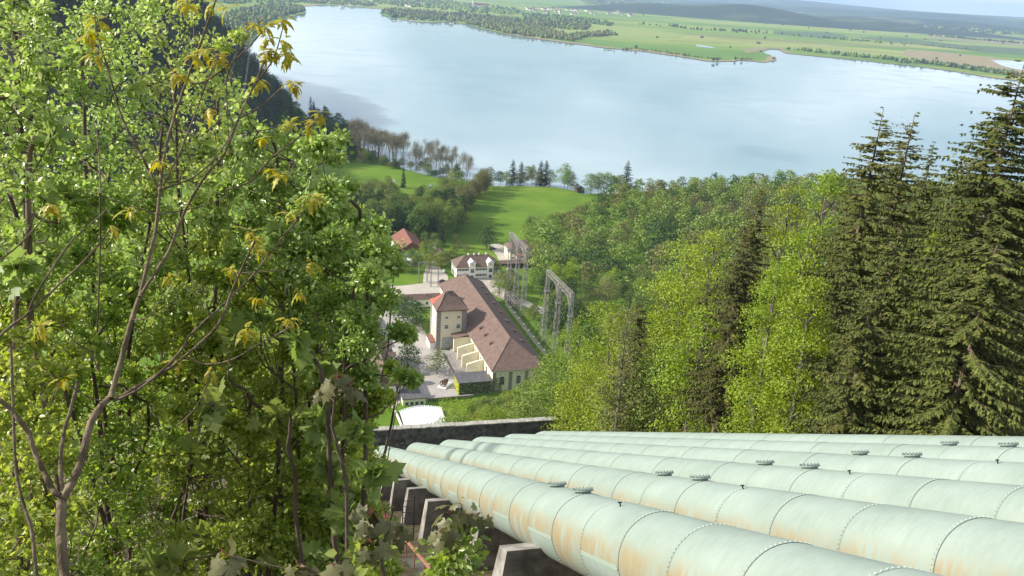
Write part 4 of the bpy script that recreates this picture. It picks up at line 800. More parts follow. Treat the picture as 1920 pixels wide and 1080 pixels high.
# stone parapet across the foot of the visible slope
mb = MB(); P = []; n = 40; rr = random.Random(3)
for i in range(n+1):
    q = 3.0+(31.35-3.0)*i/n; zt = 116.0+rr.uniform(-.05, .05); P += [SQ(95, q, 105), SQ(95, q, zt), SQ(95.75, q, zt), SQ(95.75, q, 105)]
mb.add(P, [(i*4+j, (i+1)*4+j, (i+1)*4+(j+1) % 4, i*4+(j+1) % 4) for i in range(n) for j in range(4)]+[(3, 2, 1, 0), tuple(range(n*4, n*4+4))]); sw = mb.build('stone_wall', M['stone']); tag(sw, 'dark rubble stone parapet wall across the slope behind the pipes', 'wall')
mb = MB()
for i in range(46):
    q = 3.0+28.35*(i+.5)/46; c = SQ(95.37, q, 116.07+rr.uniform(-.03, .04)); mb.box(c, (28.35/46*.95, .9, .12+rr.uniform(0, .05)), rz=math.atan2(E1[1], E1[0])+rr.uniform(-.03, .03))
mb.build('coping_stone', mat('lichen_stone', (.26, .25, .22), (.42, .41, .36), scale=1.5, rough=.95), sw)
# ladder, rails, stair
def LP(t, u, v): return np.array([0, 0, CAMZ])+D*t+E1*u+E2*v
lad = empty('iron_ladder', SQ(38.5, 4.9, 139.2), 0, 'black iron ladder standing on end beside the pale concrete piers', 'ladder'); mb = MB(); lo = np.array(lad.location)
ex = E1*.30
for sg_ in (-1, 1): mb.tube([ex*sg_+(0, 0, 0), ex*sg_+(0, 0, 4.9)], .035, 6)
mb.build('rail', M['blackiron'], lad); 
for i in range(13): MB().tube([-ex+(0, 0, .3+i*.36), ex+(0, 0, .3+i*.36)], .022, 5).build('rung', M['blackiron'], lad)
hr = empty('handrail', SQ(33, 4.6, 143.2), 0, 'black iron handrail on posts behind the bronze-leaved shoot', 'handrail')
mb = MB(); 
for j, hh in enumerate((1.1, .7, .3)): mb.tube([(0, 0, hh), tuple(E1*2.4+DH*.1+np.array([0, 0, hh+.1]))], .028, 5)
mb.build('rail', M['blackiron'], hr)
for i in range(3): MB().tube([tuple(E1*1.2*i), tuple(E1*1.2*i+np.array([0, 0, 1.12]))], .03, 5).build('post', M['blackiron'], hr)
st = empty('steel_stair', SQ(20, 4.0, hz(*SQ(20, 4.0)[:2])), 0, 'grated steel stair with rusty handrail climbing beside the nearest pipe', 'stair'); mb = MB(); so_ = np.array(st.location)
for i in range(60):
    s = 9+i*.38; z = 162.9-.559*s-1.3+1.4; c = SQ(s, 4.35, z)-so_
    for j in range(5): mb.bar(c-E1*.42+DH*(.06*j), c+E1*.42+DH*(.06*j), .022)
mb.build('tread', M['steel'], st)
for qq in (3.9, 4.8):
    A = SQ(8.6, qq, 162.9-.559*8.6+.05)-so_; B = SQ(32, qq, 162.9-.559*32+.05)-so_; mb = MB(); mb.tube([A, B], .06, 4); mb.build('stringer', M['steel'], st)
mb = MB(); A = SQ(12, 4.0, 162.9-.559*12+1.15)-so_; B = SQ(32, 4.0, 162.9-.559*32+1.15)-so_; mb.tube([A, B], .07, 6); 
for i in range(8): p = A+(B-A)*i/7; mb.tube([p, p-np.array([0, 0, 1.1])], .03, 5)
mb.build('handrail', M['rustm'], st)

# ------------------------------------------------------------------ tree prototypes
def unit(n, rs): v = rs.normal(size=(n, 3)); return v/(np.linalg.norm(v, axis=1)[:, None]+1e-9)
def broad(seed, h, w, n, sz, lobes=16, low=.22, leafm='dec', barkm='barkd', shape=.8, split=False, fill=.75, limb=True):
    """a deciduous tree: tapered trunk with limbs to every lobe, leaves on the lobes' shells"""
    rs = np.random.RandomState(seed); mb = MB(); mb.mi = 0
    top = h*.9; lean = rs.normal(0, .03*h, 2); tr = [(0, 0, -1.5), (lean[0]*.2, lean[1]*.2, h*.3), (lean[0]*.6, lean[1]*.6, h*.6), (lean[0], lean[1], top)]
    r0 = h*.0085+.035; mb.tube(tr, [r0*1.25, r0*.9, r0*.55, r0*.12], 6)
    P = []; N = []; LO = []
    for i in range(lobes):
        f = low+(1-low)*((i+.5)/lobes)**.9; prof = math.sin(math.pi*min(1, (f-low*.6)/(1.02-low*.6))**shape)**.75
        a = i*2.4+rs.uniform(-.5, .5); rr_ = w*.5*prof*rs.uniform(.35, .78); LO.append((rr_*math.cos(a)+lean[0]*f, rr_*math.sin(a)+lean[1]*f, h*f*rs.uniform(.93, 1.0), w*rs.uniform(.17, .30)*(.55+.45*prof)))
    for (x, y, z, r) in LO:
        m = int(n*(r*r)/sum(l[3]**2 for l in LO)); d = unit(m, rs); d[:, 2] = np.where(d[:, 2] < -.35, -d[:, 2]*.6, d[:, 2])
        rad = r*(fill+(1.12-fill)*rs.uniform(0, 1, m)**.6)*(1+.28*np.sin(d[:, 0]*5+x)*np.cos(d[:, 1]*4+y)+.12*np.sin(d[:, 2]*9)); p = np.array([x, y, z])+d*rad[:, None]*np.array([1, 1, .78]); P.append(p); N.append(d)
        if limb:
            zb = max(h*.18, z-r*1.1-abs(x)*.5); fb = zb/h; mb.tube([(lean[0]*fb, lean[1]*fb, zb), (x*.45, y*.45, zb*.45+z*.55), (x, y, z)], [r0*.42, r0*.26, r0*.08], 4, cap=False)
    P = np.concatenate(P); N = np.concatenate(N); V, F = leaf_quads(P, rs.uniform(.6, 1.3, len(P))*sz, N*.8, up=.25, rs=rs)
    if split: return mb, MB().arr(V, F)
    mb.mi = 1; mb.arr(V, F); return mb
def spruce(seed, h, w, dens=1.0, bare=.12, droop=.35, tip=1.0):
    rs = np.random.RandomState(seed); tk = MB(); r0 = h*.0115; tk.tube([(0, 0, -2), (0, 0, h*.35), (0, 0, h*.7), (0, 0, h)], [r0*1.2, r0*.85, r0*.45, .015], 7)
    V = []; z = h*bare; step = .34
    T0_, T1_, T2_ = [], [], []
    while z < h-.15:
        f = (z-h*bare)/(h*(1-bare)); Lb = w*.66*(1-f)**.72*(.75+.25*min(1, f*6))*(1 if f < .93 else .8)+.12
        nb = max(4, int((8.5-3*f-1.8*(f > .86))*dens))
        for b in range(nb):
            a = rs.uniform(0, 2*math.pi); L = Lb*rs.uniform(.55, 1.2)*(1.15 if f > .8 else 1); 
            if rs.rand() < .10: L *= 1.12
            dr = droop*(1-f)**.6*rs.uniform(.6, 1.3)-.35*f; ca, sa = math.cos(a), math.sin(a); n = max(4, int(L/.15)); zz = z+rs.uniform(-.4, .4)
            pts = [(L*t*ca, L*t*sa, zz-L*dr*(t-.55*t*t*1.1)) for t in np.linspace(0, 1, 5)]
            if L > .8: tk.tube(pts[:4], [r0*.16*(1-f*.6)+.008, .018, .012, .006], 3, cap=False)
            t = rs.uniform(.12, 1, n); t = np.sort(t); t[-1] = 1
            px = L*t*ca; py = L*t*sa; pz = zz-L*dr*(t-.6*t*t)
            for sgn in (-1, 1):
                tl = (.16+.34*(1-t))*min(1, L/1.6+.35)*rs.uniform(.5, 1.3, n)*1.1
                ang = a+sgn*rs.uniform(.45, 1.25, n); ex_ = px+tl*np.cos(ang); ey = py+tl*np.sin(ang); ez = pz-tl*rs.uniform(.15, .75, n)*(1-.6*f)
                wv = tl*.17+.012; ox = -np.sin(ang)*wv; oy = np.cos(ang)*wv
                q0 = np.stack([px, py, pz+.03], 1); q1 = np.stack([px*.55+ex_*.45+ox, py*.55+ey*.45+oy, pz*.55+ez*.45-.02], 1); q2 = np.stack([ex_, ey, ez], 1); q3 = np.stack([px*.55+ex_*.45-ox, py*.55+ey*.45-oy, pz*.55+ez*.45-.06], 1)
                V.append(np.stack([q0, q1, q2, q3], 1).reshape(-1, 3))
            tl = rs.uniform(.15, .6, n)*(1-.7*f)*min(1, L/1.5); q0 = np.stack([px-ca*.06, py-sa*.06, pz], 1); q1 = np.stack([px+ca*.06, py+sa*.06, pz], 1); q2 = np.stack([px+ca*.03+rs.normal(0, .05, n), py+sa*.03, pz-tl], 1); q3 = np.stack([px-ca*.05, py-sa*.05, pz-tl*.6], 1)
            V.append(np.stack([q0, q1, q2, q3], 1).reshape(-1, 3))
        z += step*rs.uniform(.8, 1.2)*(1 if f < .7 else .75)
    # bare dead branches low on the trunk
    z = .5
    dd = MB()
    while z < h*(bare+.12):
        a = rs.uniform(0, 6.28); L = w*.3*rs.uniform(.4, 1); dd.tube([(0, 0, z), (L*.6*math.cos(a), L*.6*math.sin(a), z-.1*L), (L*math.cos(a+.2), L*math.sin(a+.2), z-.4*L)], [.025, .014, .005], 3, cap=False); z += rs.uniform(.1, .35)
    V = np.concatenate(V); F = np.arange(len(V)).reshape(-1, 4); return tk, MB().arr(V, F), dd
def bare_tree(seed, h, w, dep=5):
    rs = np.random.RandomState(seed); mb = MB()
    def rec(p, d, L, r, k):
        d = d/np.linalg.norm(d); m = p+d*L*.5+rs.normal(0, .03*L, 3); e = p+d*L; mb.tube([p, m, e], [r, r*.8, r*.6], 4 if k > 2 else 3, cap=False)
        if k == 0: return
        for i in range(3 if k > 1 else 4):
            nd_ = d+rs.normal(0, .42, 3)*np.array([w, w, 1]); nd_[2] += .38; rec(p+d*L*rs.uniform(.55, 1), nd_, L*rs.uniform(.58, .78), r*.52, k-1)
    rec(np.array([0, 0, -.5]), np.array([0, 0, 1.]), h*.36, h*.011, dep)
    if dep > 4:
        P = np.array(mb.v); P = P[P[:, 2] > h*.3]; P = P[rs.choice(len(P), 1500)]+rs.normal(0, h*.045, (1500, 3))*np.array([1, 1, 1.3]); V, F = leaf_quads(P, rs.uniform(.5, 1.2, 1500)*h/13, None, 0, .045, rs); mb.arr(V, F)
    return mb
ZERO = (0, 0, -500)
# ------------------------------------------------------------------ silhouette guides used while choosing tree heights
def lim(tab, x): return float(np.interp(x, [t[0] for t in tab], [t[1] for t in tab]))
NEAR = [(600, 840), (700, 822), (730, 806), (765, 800), (800, 776), (835, 762), (860, 752), (880, 746), (930, 736), (965, 716), (990, 684), (1020, 655), (1060, 600), (1100, 560), (1150, 522), (1200, 490), (1300, 425), (1400, 380), (1500, 345), (1560, 300), (1700, 330), (1760, 350), (1930, 330)]
MID = [(950, 430), (962, 412), (985, 405), (1010, 405), (1060, 392), (1100, 372), (1140, 345), (1200, 336), (1300, 328), (1400, 322), (1500, 318), (1560, 312), (1930, 330)]
LEAFP = {}
def proto(key, mk, m1, m2, name, split=False):
    if split:
        a, b = mk(); r = empty(name, ZERO); t_ = a.build('trunk', m1, r); c_ = b.build('crown', m2, r); LEAFP[key] = r
    else: LEAFP[key] = mk().build(name, [m1, m2])
    return LEAFP[key]
used = set()
def place(key, loc, rz, sc, label, cat, group=None):
    p = LEAFP[key]
    if key not in used: used.add(key); o = p; o.location = Vector(loc); o.rotation_euler = (0, 0, rz); o.scale = sc if hasattr(sc, '__len__') else (sc,)*3
    else: o = dup(p, loc, rz, sc)
    tag(o, label, cat, group); return o
# near bright beeches (8 m unit tree)
for i in range(4): proto('nb%d' % i, lambda i=i: broad(20+i, 14, 9.5, 8200, .235, 24, .12, split=True, fill=.55), M['barkg'], M['decl'], 'beech_tree', True)
for i in range(3): proto('nd%d' % i, lambda i=i: broad(30+i, 14, 9.5, 6800, .25, 22, .12, split=True, fill=.55), M['barkd'], M['dec'], 'broadleaf_tree', True)
for i in range(2): proto('no%d' % i, lambda i=i: broad(36+i, 14, 8, 4200, .22, 22, .15, split=True, fill=.4), M['barkg'], M['olive'], 'budding_tree', True)
for i in range(5): proto('mf%d' % i, lambda i=i: broad(40+i, 12, 10.5, 2800, .42, 12, .2, fill=.85), M['barkd'], M['dec'], 'forest_tree')
for i in range(2): proto('mo%d' % i, lambda i=i: broad(50+i, 12, 9.5, 1100, .5, 13, .2, fill=.6), M['barkg'], M['olive'], 'budding_tree')
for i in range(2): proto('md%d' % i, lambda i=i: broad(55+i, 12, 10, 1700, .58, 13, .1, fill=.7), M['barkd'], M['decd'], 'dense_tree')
for i in range(2): proto('ml%d' % i, lambda i=i: broad(60+i, 12, 9, 1500, .5, 13, .15, fill=.7), M['barkg'], M['decl'], 'young_tree')
for i in range(2):
    def mk(i=i):
        tk, cr_, dd = spruce(70+i, 14, 5, .9, .05); tk.mi = 0
        tk.mi = 1; tk.big += [(v, f, 1) for v, f, _ in cr_.big]; return tk
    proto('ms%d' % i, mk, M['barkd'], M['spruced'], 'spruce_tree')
for i in range(3):
    def mk(i=i): b = bare_tree(80+i, 13, .8); return b
    LEAFP['br%d' % i] = mk().build('bare_tree', [M['bare']])
# ------------------------------------------------------------------ trees on the slope and in the wood
pts = []
def poisson(box, dmin, cond, n=9000, rs=random.Random(5), exist=None):
    out = []; cell = {}
    for _ in range(n):
        x = rs.uniform(box[0], box[1]); y = rs.uniform(box[2], box[3]); dd = dmin(x, y) if callable(dmin) else dmin
        if not cond(x, y): continue
        cx, cy = int(x//12), int(y//12)
        if any((x-a)**2+(y-b)**2 < dd*dd for i in (-1, 0, 1) for j in (-1, 0, 1) for a, b in cell.get((cx+i, cy+j), ())): continue
        cell.setdefault((cx, cy), []).append((x, y)); out.append((x, y))
    return out
def sq_of(x, y): return x*DH[0]+y*DH[1], x*E1[0]+y*E1[1]
def an_of(x, y): return x*AV[0]+y*AV[1], x*NV[0]+y*NV[1]
def near_ok(x, y):
    s, q = sq_of(x, y); a, n = an_of(x, y)
    if y < 8 or s < 6: return False
    if s < 99: return q > 32.5 and q < 75+s*.3
    if a > 306 and n < 139: return False
    if a > 286 and n < 74: return False
    if s < 104: return q > 12
    px, py = proj((x, y, hz(x, y)))
    if not (690 < px < 1960): return False
    if px < 905 and s > 262: return False
    return x*x+y*y < 345**2
P1 = poisson((-120, 260, 8, 345), lambda x, y: 4.3+.0135*math.hypot(x, y), near_ok, 20000)
P1.sort(key=lambda p: p[0]**2+p[1]**2)
cnt = 0; nbc = 0
for (x, y) in P1:
    z = hz(x, y); s, q = sq_of(x, y); px, _ = proj((x, y, z)); 
    if px > 1990: continue
    u_ = rnd.random()
    if px > 1440 and s < 90: key = rnd.choice(['nb0', 'nb1', 'no0', 'no1']) if u_ < .8 else 'nd1'
    elif px > 1180: key = rnd.choice(['nb0', 'nb1', 'nb2', 'nb3']) if u_ < .5 else rnd.choice(['nd0', 'nd1', 'nd2', 'no0'])
    else: key = rnd.choice(['nb0', 'nb1', 'nb2', 'nb3']) if u_ < .55 else rnd.choice(['nd0', 'nd1', 'nd2', 'no1'])
    if key[:2] == 'nb' and nbc > 262: key = rnd.choice(['nd0', 'nd1', 'nd2', 'no0'])
    ht = rnd.uniform(12, 21) if s > 100 else rnd.uniform(9, 16) if s > 30 else rnd.uniform(7, 11)
    if px > 1440 and s < 90: ht *= .8
    w_ = ht/14*rnd.uniform(.8, 1.05); yl = min(lim(NEAR, px-18), lim(NEAR, px), lim(NEAR, px+18)) if px > 1100 else max(lim(NEAR, px-14), lim(NEAR, px), lim(NEAR, px+14))
    for _ in range(30):
        pt = proj((x, y, z+ht))
        if pt[1] < yl+rnd.uniform(0, 22): ht *= .93
        else: break
    if ht < 2.6: continue
    nbc += key[:2] == 'nb'; k_ = ht/14; kw = max(k_*rnd.uniform(1.0, 1.35), .4)
    lab = {'nb': ('bright yellow-green young beech on the slope beyond the pipes', 'beeches on the slope beyond the pipes'), 'nd': ('fuller mid-green broadleaf tree on the slope beyond the pipes', 'broadleaf trees on the slope beyond the pipes'), 'no': ('thin olive-brown budding tree on the slope beyond the pipes', 'budding trees on the slope beyond the pipes')}[key[:2]]
    place(key, (x, y, z-.3), rnd.uniform(0, 6.28), (kw, kw, k_), lab[0], 'tree', lab[1]); cnt += 1
print('near trees', cnt)
def mid_ok(x, y):
    if x*x+y*y < 345**2: return False
    a, n = an_of(x, y); px, py = proj((x, y, hz(x, y)))
    if px < 955 or px > 1960: return False
    ys = float(np.interp(x, SHX, SHY))
    if y > ys-6 or y > 800: return False
    if a < 470 and n < 142: return False
    if 392 < a <= 475 and n < 159: return False
    if 475 < a < 545 and n < 176: return False
    if y < 640 and x < float(np.interp(y, [450, 560, 600, 640], [10, 6, 8, 24])): return False
    if y >= 640 and x < float(np.interp(y, [640, 700, 720, 745], [26, 68, 88, 95])): return False
    return True
P2 = poisson((-10, 620, 300, 800), lambda x, y: 7.6+.004*math.hypot(x, y), mid_ok, 22000, random.Random(9))
P2.sort(key=lambda p: p[0]**2+p[1]**2); print('mid', len(P2))
stuffV = []; nm_ = 0
def crown_mesh(key): 
    me = LEAFP[key].data; n = len(me.vertices); v = np.empty(n*3, np.float32); me.vertices.foreach_get('co', v); return v.reshape(-1, 3)
rest = MB(); rest_n = 0; lowp = []
for i in range(3):
    b = broad(90+i, 12, 10.5, 420, 1.0, 11, .2, fill=.75, limb=False); lowp.append(b.big[0][:2])
for (x, y) in P2:
    z = hz(x, y); px, _ = proj((x, y, z)); u_ = rnd.random(); ht = rnd.uniform(10, 21)
    yl = max(lim(MID, px-8), lim(MID, px+8)) if px < 1150 else lim(MID, px)
    for _ in range(30):
        if proj((x, y, z+ht))[1] < yl+rnd.uniform(-3, 9): ht *= .93
        else: break
    if ht < 3: continue
    key = ('ms%d' % rnd.randrange(2) if u_ < .05 else 'md%d' % rnd.randrange(2) if u_ < .2 else 'mo%d' % rnd.randrange(2) if u_ < .30 else 'ml%d' % rnd.randrange(2) if u_ < .48 else 'mf%d' % rnd.randrange(5))
    k_ = ht/12; kw = max(k_*rnd.uniform(.75, 1.15), .75)
    if nm_ < 190:
        nm_ += 1; lab = {'ms': ('dark spruce among the broadleaf trees of the wood right of the gantries', 'spruces in the wood right of the gantries'), 'md': ('dark green dense tree in the wood right of the gantries', 'dark trees in the wood right of the gantries'), 'mo': ('olive-grey budding tree in the wood right of the gantries', 'budding trees in the wood right of the gantries'), 'ml': ('pale yellow-green tree in the wood right of the gantries', 'pale trees in the wood right of the gantries'), 'mf': ('mid-green rounded tree in the wood right of the gantries', 'green trees in the wood right of the gantries')}[key[:2]]
        place(key, (x, y, z-.3), rnd.uniform(0, 6.28), (kw, kw, k_), lab[0], 'tree', lab[1])
    else:
        V, F = lowp[rnd.randrange(3)]; a = rnd.uniform(0, 6.28); c_, s_ = math.cos(a), math.sin(a); W_ = np.stack([(V[:, 0]*c_-V[:, 1]*s_)*kw+x, (V[:, 0]*s_+V[:, 1]*c_)*kw+y, V[:, 2]*k_+z], 1); rest.mi = rnd.choice([0, 0, 0, 1, 2]); rest.arr(W_, F); rest_n += 1
ow = rest.build('woodland', [M['dec'], M['olive'], M['decd']]); tag(ow, 'far part of the green wood reaching down to the lake shore', 'woodland', kind='stuff'); print('stuff trees', rest_n)
for i in range(100):
    a_ = rnd.uniform(278, 311); n_ = rnd.uniform(71, 136)
    if a_ > 300 and n_ < 79: continue
    x, y, _ = AN(a_, n_, 0); z = hz(x, y); ht = rnd.uniform(7, 12); px, _ = proj((x, y, z)); yl = max(lim(NEAR, px-10), lim(NEAR, px+10))
    for _ in range(30):
        if proj((x, y, z+ht))[1] < yl+rnd.uniform(-2, 10): ht *= .92
        else: break
    if ht < 2: continue
    k_ = ht/12; kw = max(k_, .5); place(rnd.choice(['ml0', 'ml1', 'mo0', 'ml0', 'mf0']), (x, y, z-.3), rnd.uniform(0, 6.28), (kw, kw, k_), 'low yellow-green bush tree between the stone wall and the near end of the hall', 'tree', 'bush trees below the hall')
# ------------------------------------------------------------------ spruces at the right
def spr(seed, px, py, dist, w, label, m='spruce', dens=1.1, bare=None):
    bare = (.12, .2, .26)[seed % 3]
    p = PX(px, py, dist); x, y, zt = p; zb = hz(x, y); h = zt-zb
    tk, cr_, dd = spruce(seed, h, w, dens, bare); t = empty('spruce_tree', (x, y, zb), rnd.uniform(0, 6), label, 'spruce', 'tall spruces right of the pipes')
    tt = tk.build('trunk', M['bark'], t); cr_.build('crown', M[m], t); dd.build('dead_branches', M['twig'], tt); return h
SPL = [(101, 1657, 203, 62, 7.2, 'slim dark spruce whose thin bare leader is the leftmost against the lake', 'spruce'), (102, 1716, 212, 66, 7.4, 'dark spruce close right of the slim one with the bare leader', 'spruce'),
 (103, 1752, 268, 72, 6, 'darkest narrow spruce leaning on the pair of tall spruces from the right', 'spruce'), (104, 1921, 118, 50, 9.5, 'biggest spruce with drooping branches at the right edge', 'spruce'), (105, 1868, 225, 56, 7.5, 'spruce with ragged side branches just left of the biggest one', 'spruce'),
 (106, 1428, 352, 76, 6.2, 'brownish spruce standing apart left of the tall spruces', 'spruceb'), (107, 1400, 430, 68, 5.5, 'lower brown spruce leaning against the one that stands apart', 'spruceb'), (108, 1600, 330, 70, 6, 'mid-height spruce left of the bare-leader spruce', 'spruce'),
 (109, 1825, 330, 60, 5.5, 'broad olive spruce between the dark pair and the right edge', 'spruce'), (110, 1590, 470, 60, 4.5, 'shorter spruce left of the dark pair', 'spruce'),
 (112, 1690, 420, 52, 6.5, 'shadowy spruce in front of the dark pair', 'spruce'), (114, 1640, 540, 48, 4.5, 'low dense spruce directly behind the pipes', 'spruce'),
 (115, 1880, 420, 46, 7.5, 'sunlit spruce in front of the biggest one at the right edge', 'spruce'), (116, 1200, 560, 90, 5, 'thin brown spruce among bright beeches', 'spruceb'), (117, 1330, 520, 80, 5, 'dead-looking brown spruce between beeches and tall spruces', 'spruceb'), (118, 1965, 250, 52, 8, 'spruce cut by the right edge of the photo', 'spruce')]
for (sd_, px, py, ds, w, lb, m_) in SPL: spr(sd_, px, py, ds, w, lb, m_)
def nbt(seed, px, py, dist, w, label, m='decl', bk='barkg', n=9000, sz=.22):
    if dist < 62: sz = .15; n = int(n*1.3)
    x, y, zt = PX(px, py, dist); zb = hz(x, y); h = zt-zb; b1, b2 = broad(seed, h, w, n, sz, 26, .12, split=True, fill=.5); t = empty('beech_tree', (x, y, zb), rnd.uniform(0, 6), label, 'tree', 'bright trees among the spruces')
    b1.build('trunk', M[bk], t); b2.build('crown', M[m], t)
for a in [(201, 1572, 292, 72, 7, 'bright yellow-green tree with a forked top rising against the lake between wood and spruces'), (202, 1480, 335, 82, 9, 'yellow-green tree behind the brownish spruce that stands apart'), (203, 1515, 420, 66, 8, 'bright beech in the gap right of the brownish spruce'), (204, 1350, 400, 88, 10, 'bright beech left of the brownish spruce'), (205, 1295, 440, 92, 10, 'broad bright beech at the left flank of the brown spruces'), (206, 1235, 500, 96, 10, 'bright beech farther left on the slope'), (207, 1790, 395, 74, 9, 'yellow-green tree glowing between the dark pair and the right-edge spruces'), (208, 1745, 470, 68, 7, 'bright foliage low between the spruces at the right'), (209, 1320, 560, 76, 8, 'bright beech low beside the dead-looking spruce'), (210, 1590, 470, 78, 7, 'bright beech showing through left of the dark pair'), (211, 1160, 560, 102, 10, 'bright tree on the slope above the wall end'), (212, 1090, 600, 118, 11, 'bright tree in front of the nearer gantry'), (213, 1040, 660, 130, 9, 'bright tree covering the near corner of the boundary wall'), (214, 1782, 430, 60, 4, 'sunlit lime tree in front of the gap between dark pair and right-edge spruces'), (215, 1545, 500, 54, 5, 'small lime tree at the forest edge left of the dark pair'), (216, 1470, 470, 60, 5.5, 'lime tree in front of the brownish spruce')]: nbt(*a)
for a in [(221, 1445, 345, 92, 8, 'thin brownish budding tree behind the brownish spruce', 'olive', 'barkg', 3500), (222, 1735, 232, 84, 7, 'thin pale tree just behind the dark pair of spruces', 'olive', 'barkg', 2200), (223, 1815, 275, 80, 7, 'leafless-looking budding tree left of the right-edge spruces', 'olive', 'barkg', 1800), (224, 1180, 590, 84, 7, 'brown budding tree on the slope among bright beeches', 'olive', 'barkg', 3500), (225, 1010, 690, 135, 8, 'olive budding tree at the near end of the hall', 'olive', 'barkg', 4000)]: nbt(*a)
# bare trunks and dead saplings at the forest edge
for i in range(26):
    px = rnd.choice([rnd.uniform(1180, 1500), rnd.uniform(1500, 1920)]); s_ = None
    for _ in range(40):
        x = rnd.uniform(20, 75); y = rnd.uniform(10, 75); s, q = sq_of(x, y)
        if q > 31.5 and q < 40 and 5 < s < 88: break
    h = rnd.uniform(3, 6.5); b = bare_tree(300+i, h, .6, 4); o = b.build('dead_sapling', M['twig']); o.location = (x, y, hz(x, y)); tag(o, 'leafless grey sapling at the forest edge above the farthest pipe', 'sapling', 'leafless saplings at the forest edge')
for i, (px, py) in enumerate(((1105, 760), (1130, 775), (1310, 772), (1445, 775), (1690, 785), (1890, 775), (1200, 785), (1570, 790))):
    d_ = {1105: 95, 1130: 92, 1310: 72, 1445: 60, 1690: 47, 1890: 40, 1200: 82, 1570: 52}[px]; p = PX(px, py+12, d_); z = hz(p[0], p[1]); b1, b2 = broad(400+i, 3.4, 4.2, 2600, .14, 14, .05, split=True, fill=.5)
    t = empty('bush', (p[0], p[1], z), 0, ['lime-green bush at the foot of the beeches behind the wall end', 'second lime bush right of the wall end', 'yellow bush under the brown spruces', 'bright round yellow-green bush right above the farthest pipe', 'small olive bush under the dark spruce pair', 'small bush below the biggest spruce', 'pale bush between the beeches and the brown spruces', 'low green bush left of the shaded spruces'][i], 'bush'); b1.build('stems', M['barkd'], t); b2.build('crown', M['decl'], t)
# undergrowth behind the farthest pipe
P = []; 
for _ in range(9000):
    s = rnd.uniform(5, 93); q = rnd.uniform(30.2, 42); p = SQ(s, q); P.append((p[0], p[1], hz(p[0], p[1])+abs(rnd.gauss(0, .25))))
V, F = leaf_quads(np.array(P), NR.uniform(.1, .3, len(P)), None, up=.5); tag(MB().arr(V, F).build('undergrowth', M['olive']), 'low leafy undergrowth and litter along the forest edge', 'undergrowth', kind='stuff')
# ------------------------------------------------------------------ trees round the plant and on the meadow
def tat(key, px, py, ht, wd, label, cat='tree', group=None, zz=2):
    g = G(px, py, zz); z = hz(g[0], g[1]); k_ = ht/12 if key[0] == 'm' else ht/13; kw = wd/10; return place(key, (g[0], g[1], max(z, .6)), rnd.uniform(0, 6.28), (kw, kw, k_), label, cat, group)
for a in [('mf0', 819, 702, 11.5, 10, 'round small courtyard tree between tower and old turbine'), ('md0', 764, 692, 12, 12.5, 'dark leafy tree beside the dormered house in the court'), ('md1', 780, 616, 15, 16, 'dark spreading tree in front of the low wing left of the tower'), ('md0', 757, 602, 14, 15, 'dark tree behind the first one at the low wing'),
 ('mf1', 936, 558, 14, 12, 'dense green tree by the road right of the hall ridge'), ('md1', 912, 468, 16, 14, 'dark freestanding tree on the meadow behind the white house'), ('mo0', 853, 462, 8, 7, 'thin pale orchard tree nearest the meadow path'), ('mo1', 862, 470, 7, 7, 'small orchard tree right of the meadow path'), ('mo0', 873, 474, 6, 6, 'smallest orchard tree by the white house'),
 ('mf2', 805, 512, 14, 9, 'light green tree in the garden between shed and cottage'), ('ml0', 790, 498, 15, 8, 'tall pale tree with thin crown behind the garden lawn'), ('mf3', 825, 505, 11, 9, 'round tree in front of the small cottage'), ('md0', 840, 492, 8, 8, 'low dark tree at the left gable of the white house'), ('mf4', 820, 478, 10, 9, 'dense tree left of the meadow path'), ('ms0', 826, 462, 18, 12, 'dark brownish conifer beside the meadow path'), ('ms1', 812, 452, 16, 10, 'second dark conifer by the path'),
 ('mf0', 918, 512, 5, 5, 'bright round bush at the left bay of the white house'), ('ml1', 880, 514, 5, 5, 'bright round bush before the right bay of the white house'), ('mf2', 958, 470, 8, 8, 'low garden tree between white and cream houses'), ('mf3', 968, 476, 6, 7, 'shrubby tree beside the carport roof'),
 ('md1', 1018, 560, 15, 9, 'dark tree beside the path behind the far gantry'), ('mf1', 998, 548, 14, 9, 'green tree between the gantries'), ('mf4', 1003, 600, 9, 9, 'lower green tree behind the boundary wall'), ('md0', 1040, 590, 12, 9, 'shaded tree inside the legs of the nearer gantry'), ('mf2', 1062, 600, 13, 9, 'green tree right of the nearer gantry legs')]: tat(a[0], a[1], a[2], a[3], a[4], a[5])
grp = 'dark trees in the grove left of the meadow'
for i in range(74):
    px = rnd.uniform(640, 866); py = rnd.uniform(400, 450); 
    if px > 850 and py > 438: continue
    tat(rnd.choice(['md0', 'md1', 'mf1', 'mf3', 'mf4']), px, py, rnd.uniform(17, 24), rnd.uniform(12, 16), 'dark green tree in the dense grove left of the sunny meadow', 'tree', grp)
for i in range(48):
    px = rnd.uniform(742, 852); py = rnd.uniform(452, 512)
    if 745 < px < 795 and 455 < py < 492: continue
    if px > 800 and py > 500: continue
    if 818 < px < 850 and py < 492 and rnd.random() < .6: continue
    tat(rnd.choice(['mf0', 'mf1', 'ml0', 'mf2', 'md0', 'mo0']), px, py, rnd.uniform(6, 11), rnd.uniform(6, 10), 'leafy garden tree among the houses beyond the hall', 'tree', 'garden trees beyond the hall')
for i in range(26):
    a_ = rnd.uniform(330, 470); n_ = rnd.uniform(139, 147) if a_ < 400 else rnd.choice([rnd.uniform(138, 141), rnd.uniform(158, 166)]); g_ = AN(a_, n_, 2); p_ = proj(g_); tat(rnd.choice(['mf0', 'mf3', 'ml0', 'md0', 'mf2']), p_[0], p_[1], rnd.uniform(6, 12), rnd.uniform(6, 9), 'tree growing along the boundary wall and gantries', 'tree', 'trees along the boundary wall')
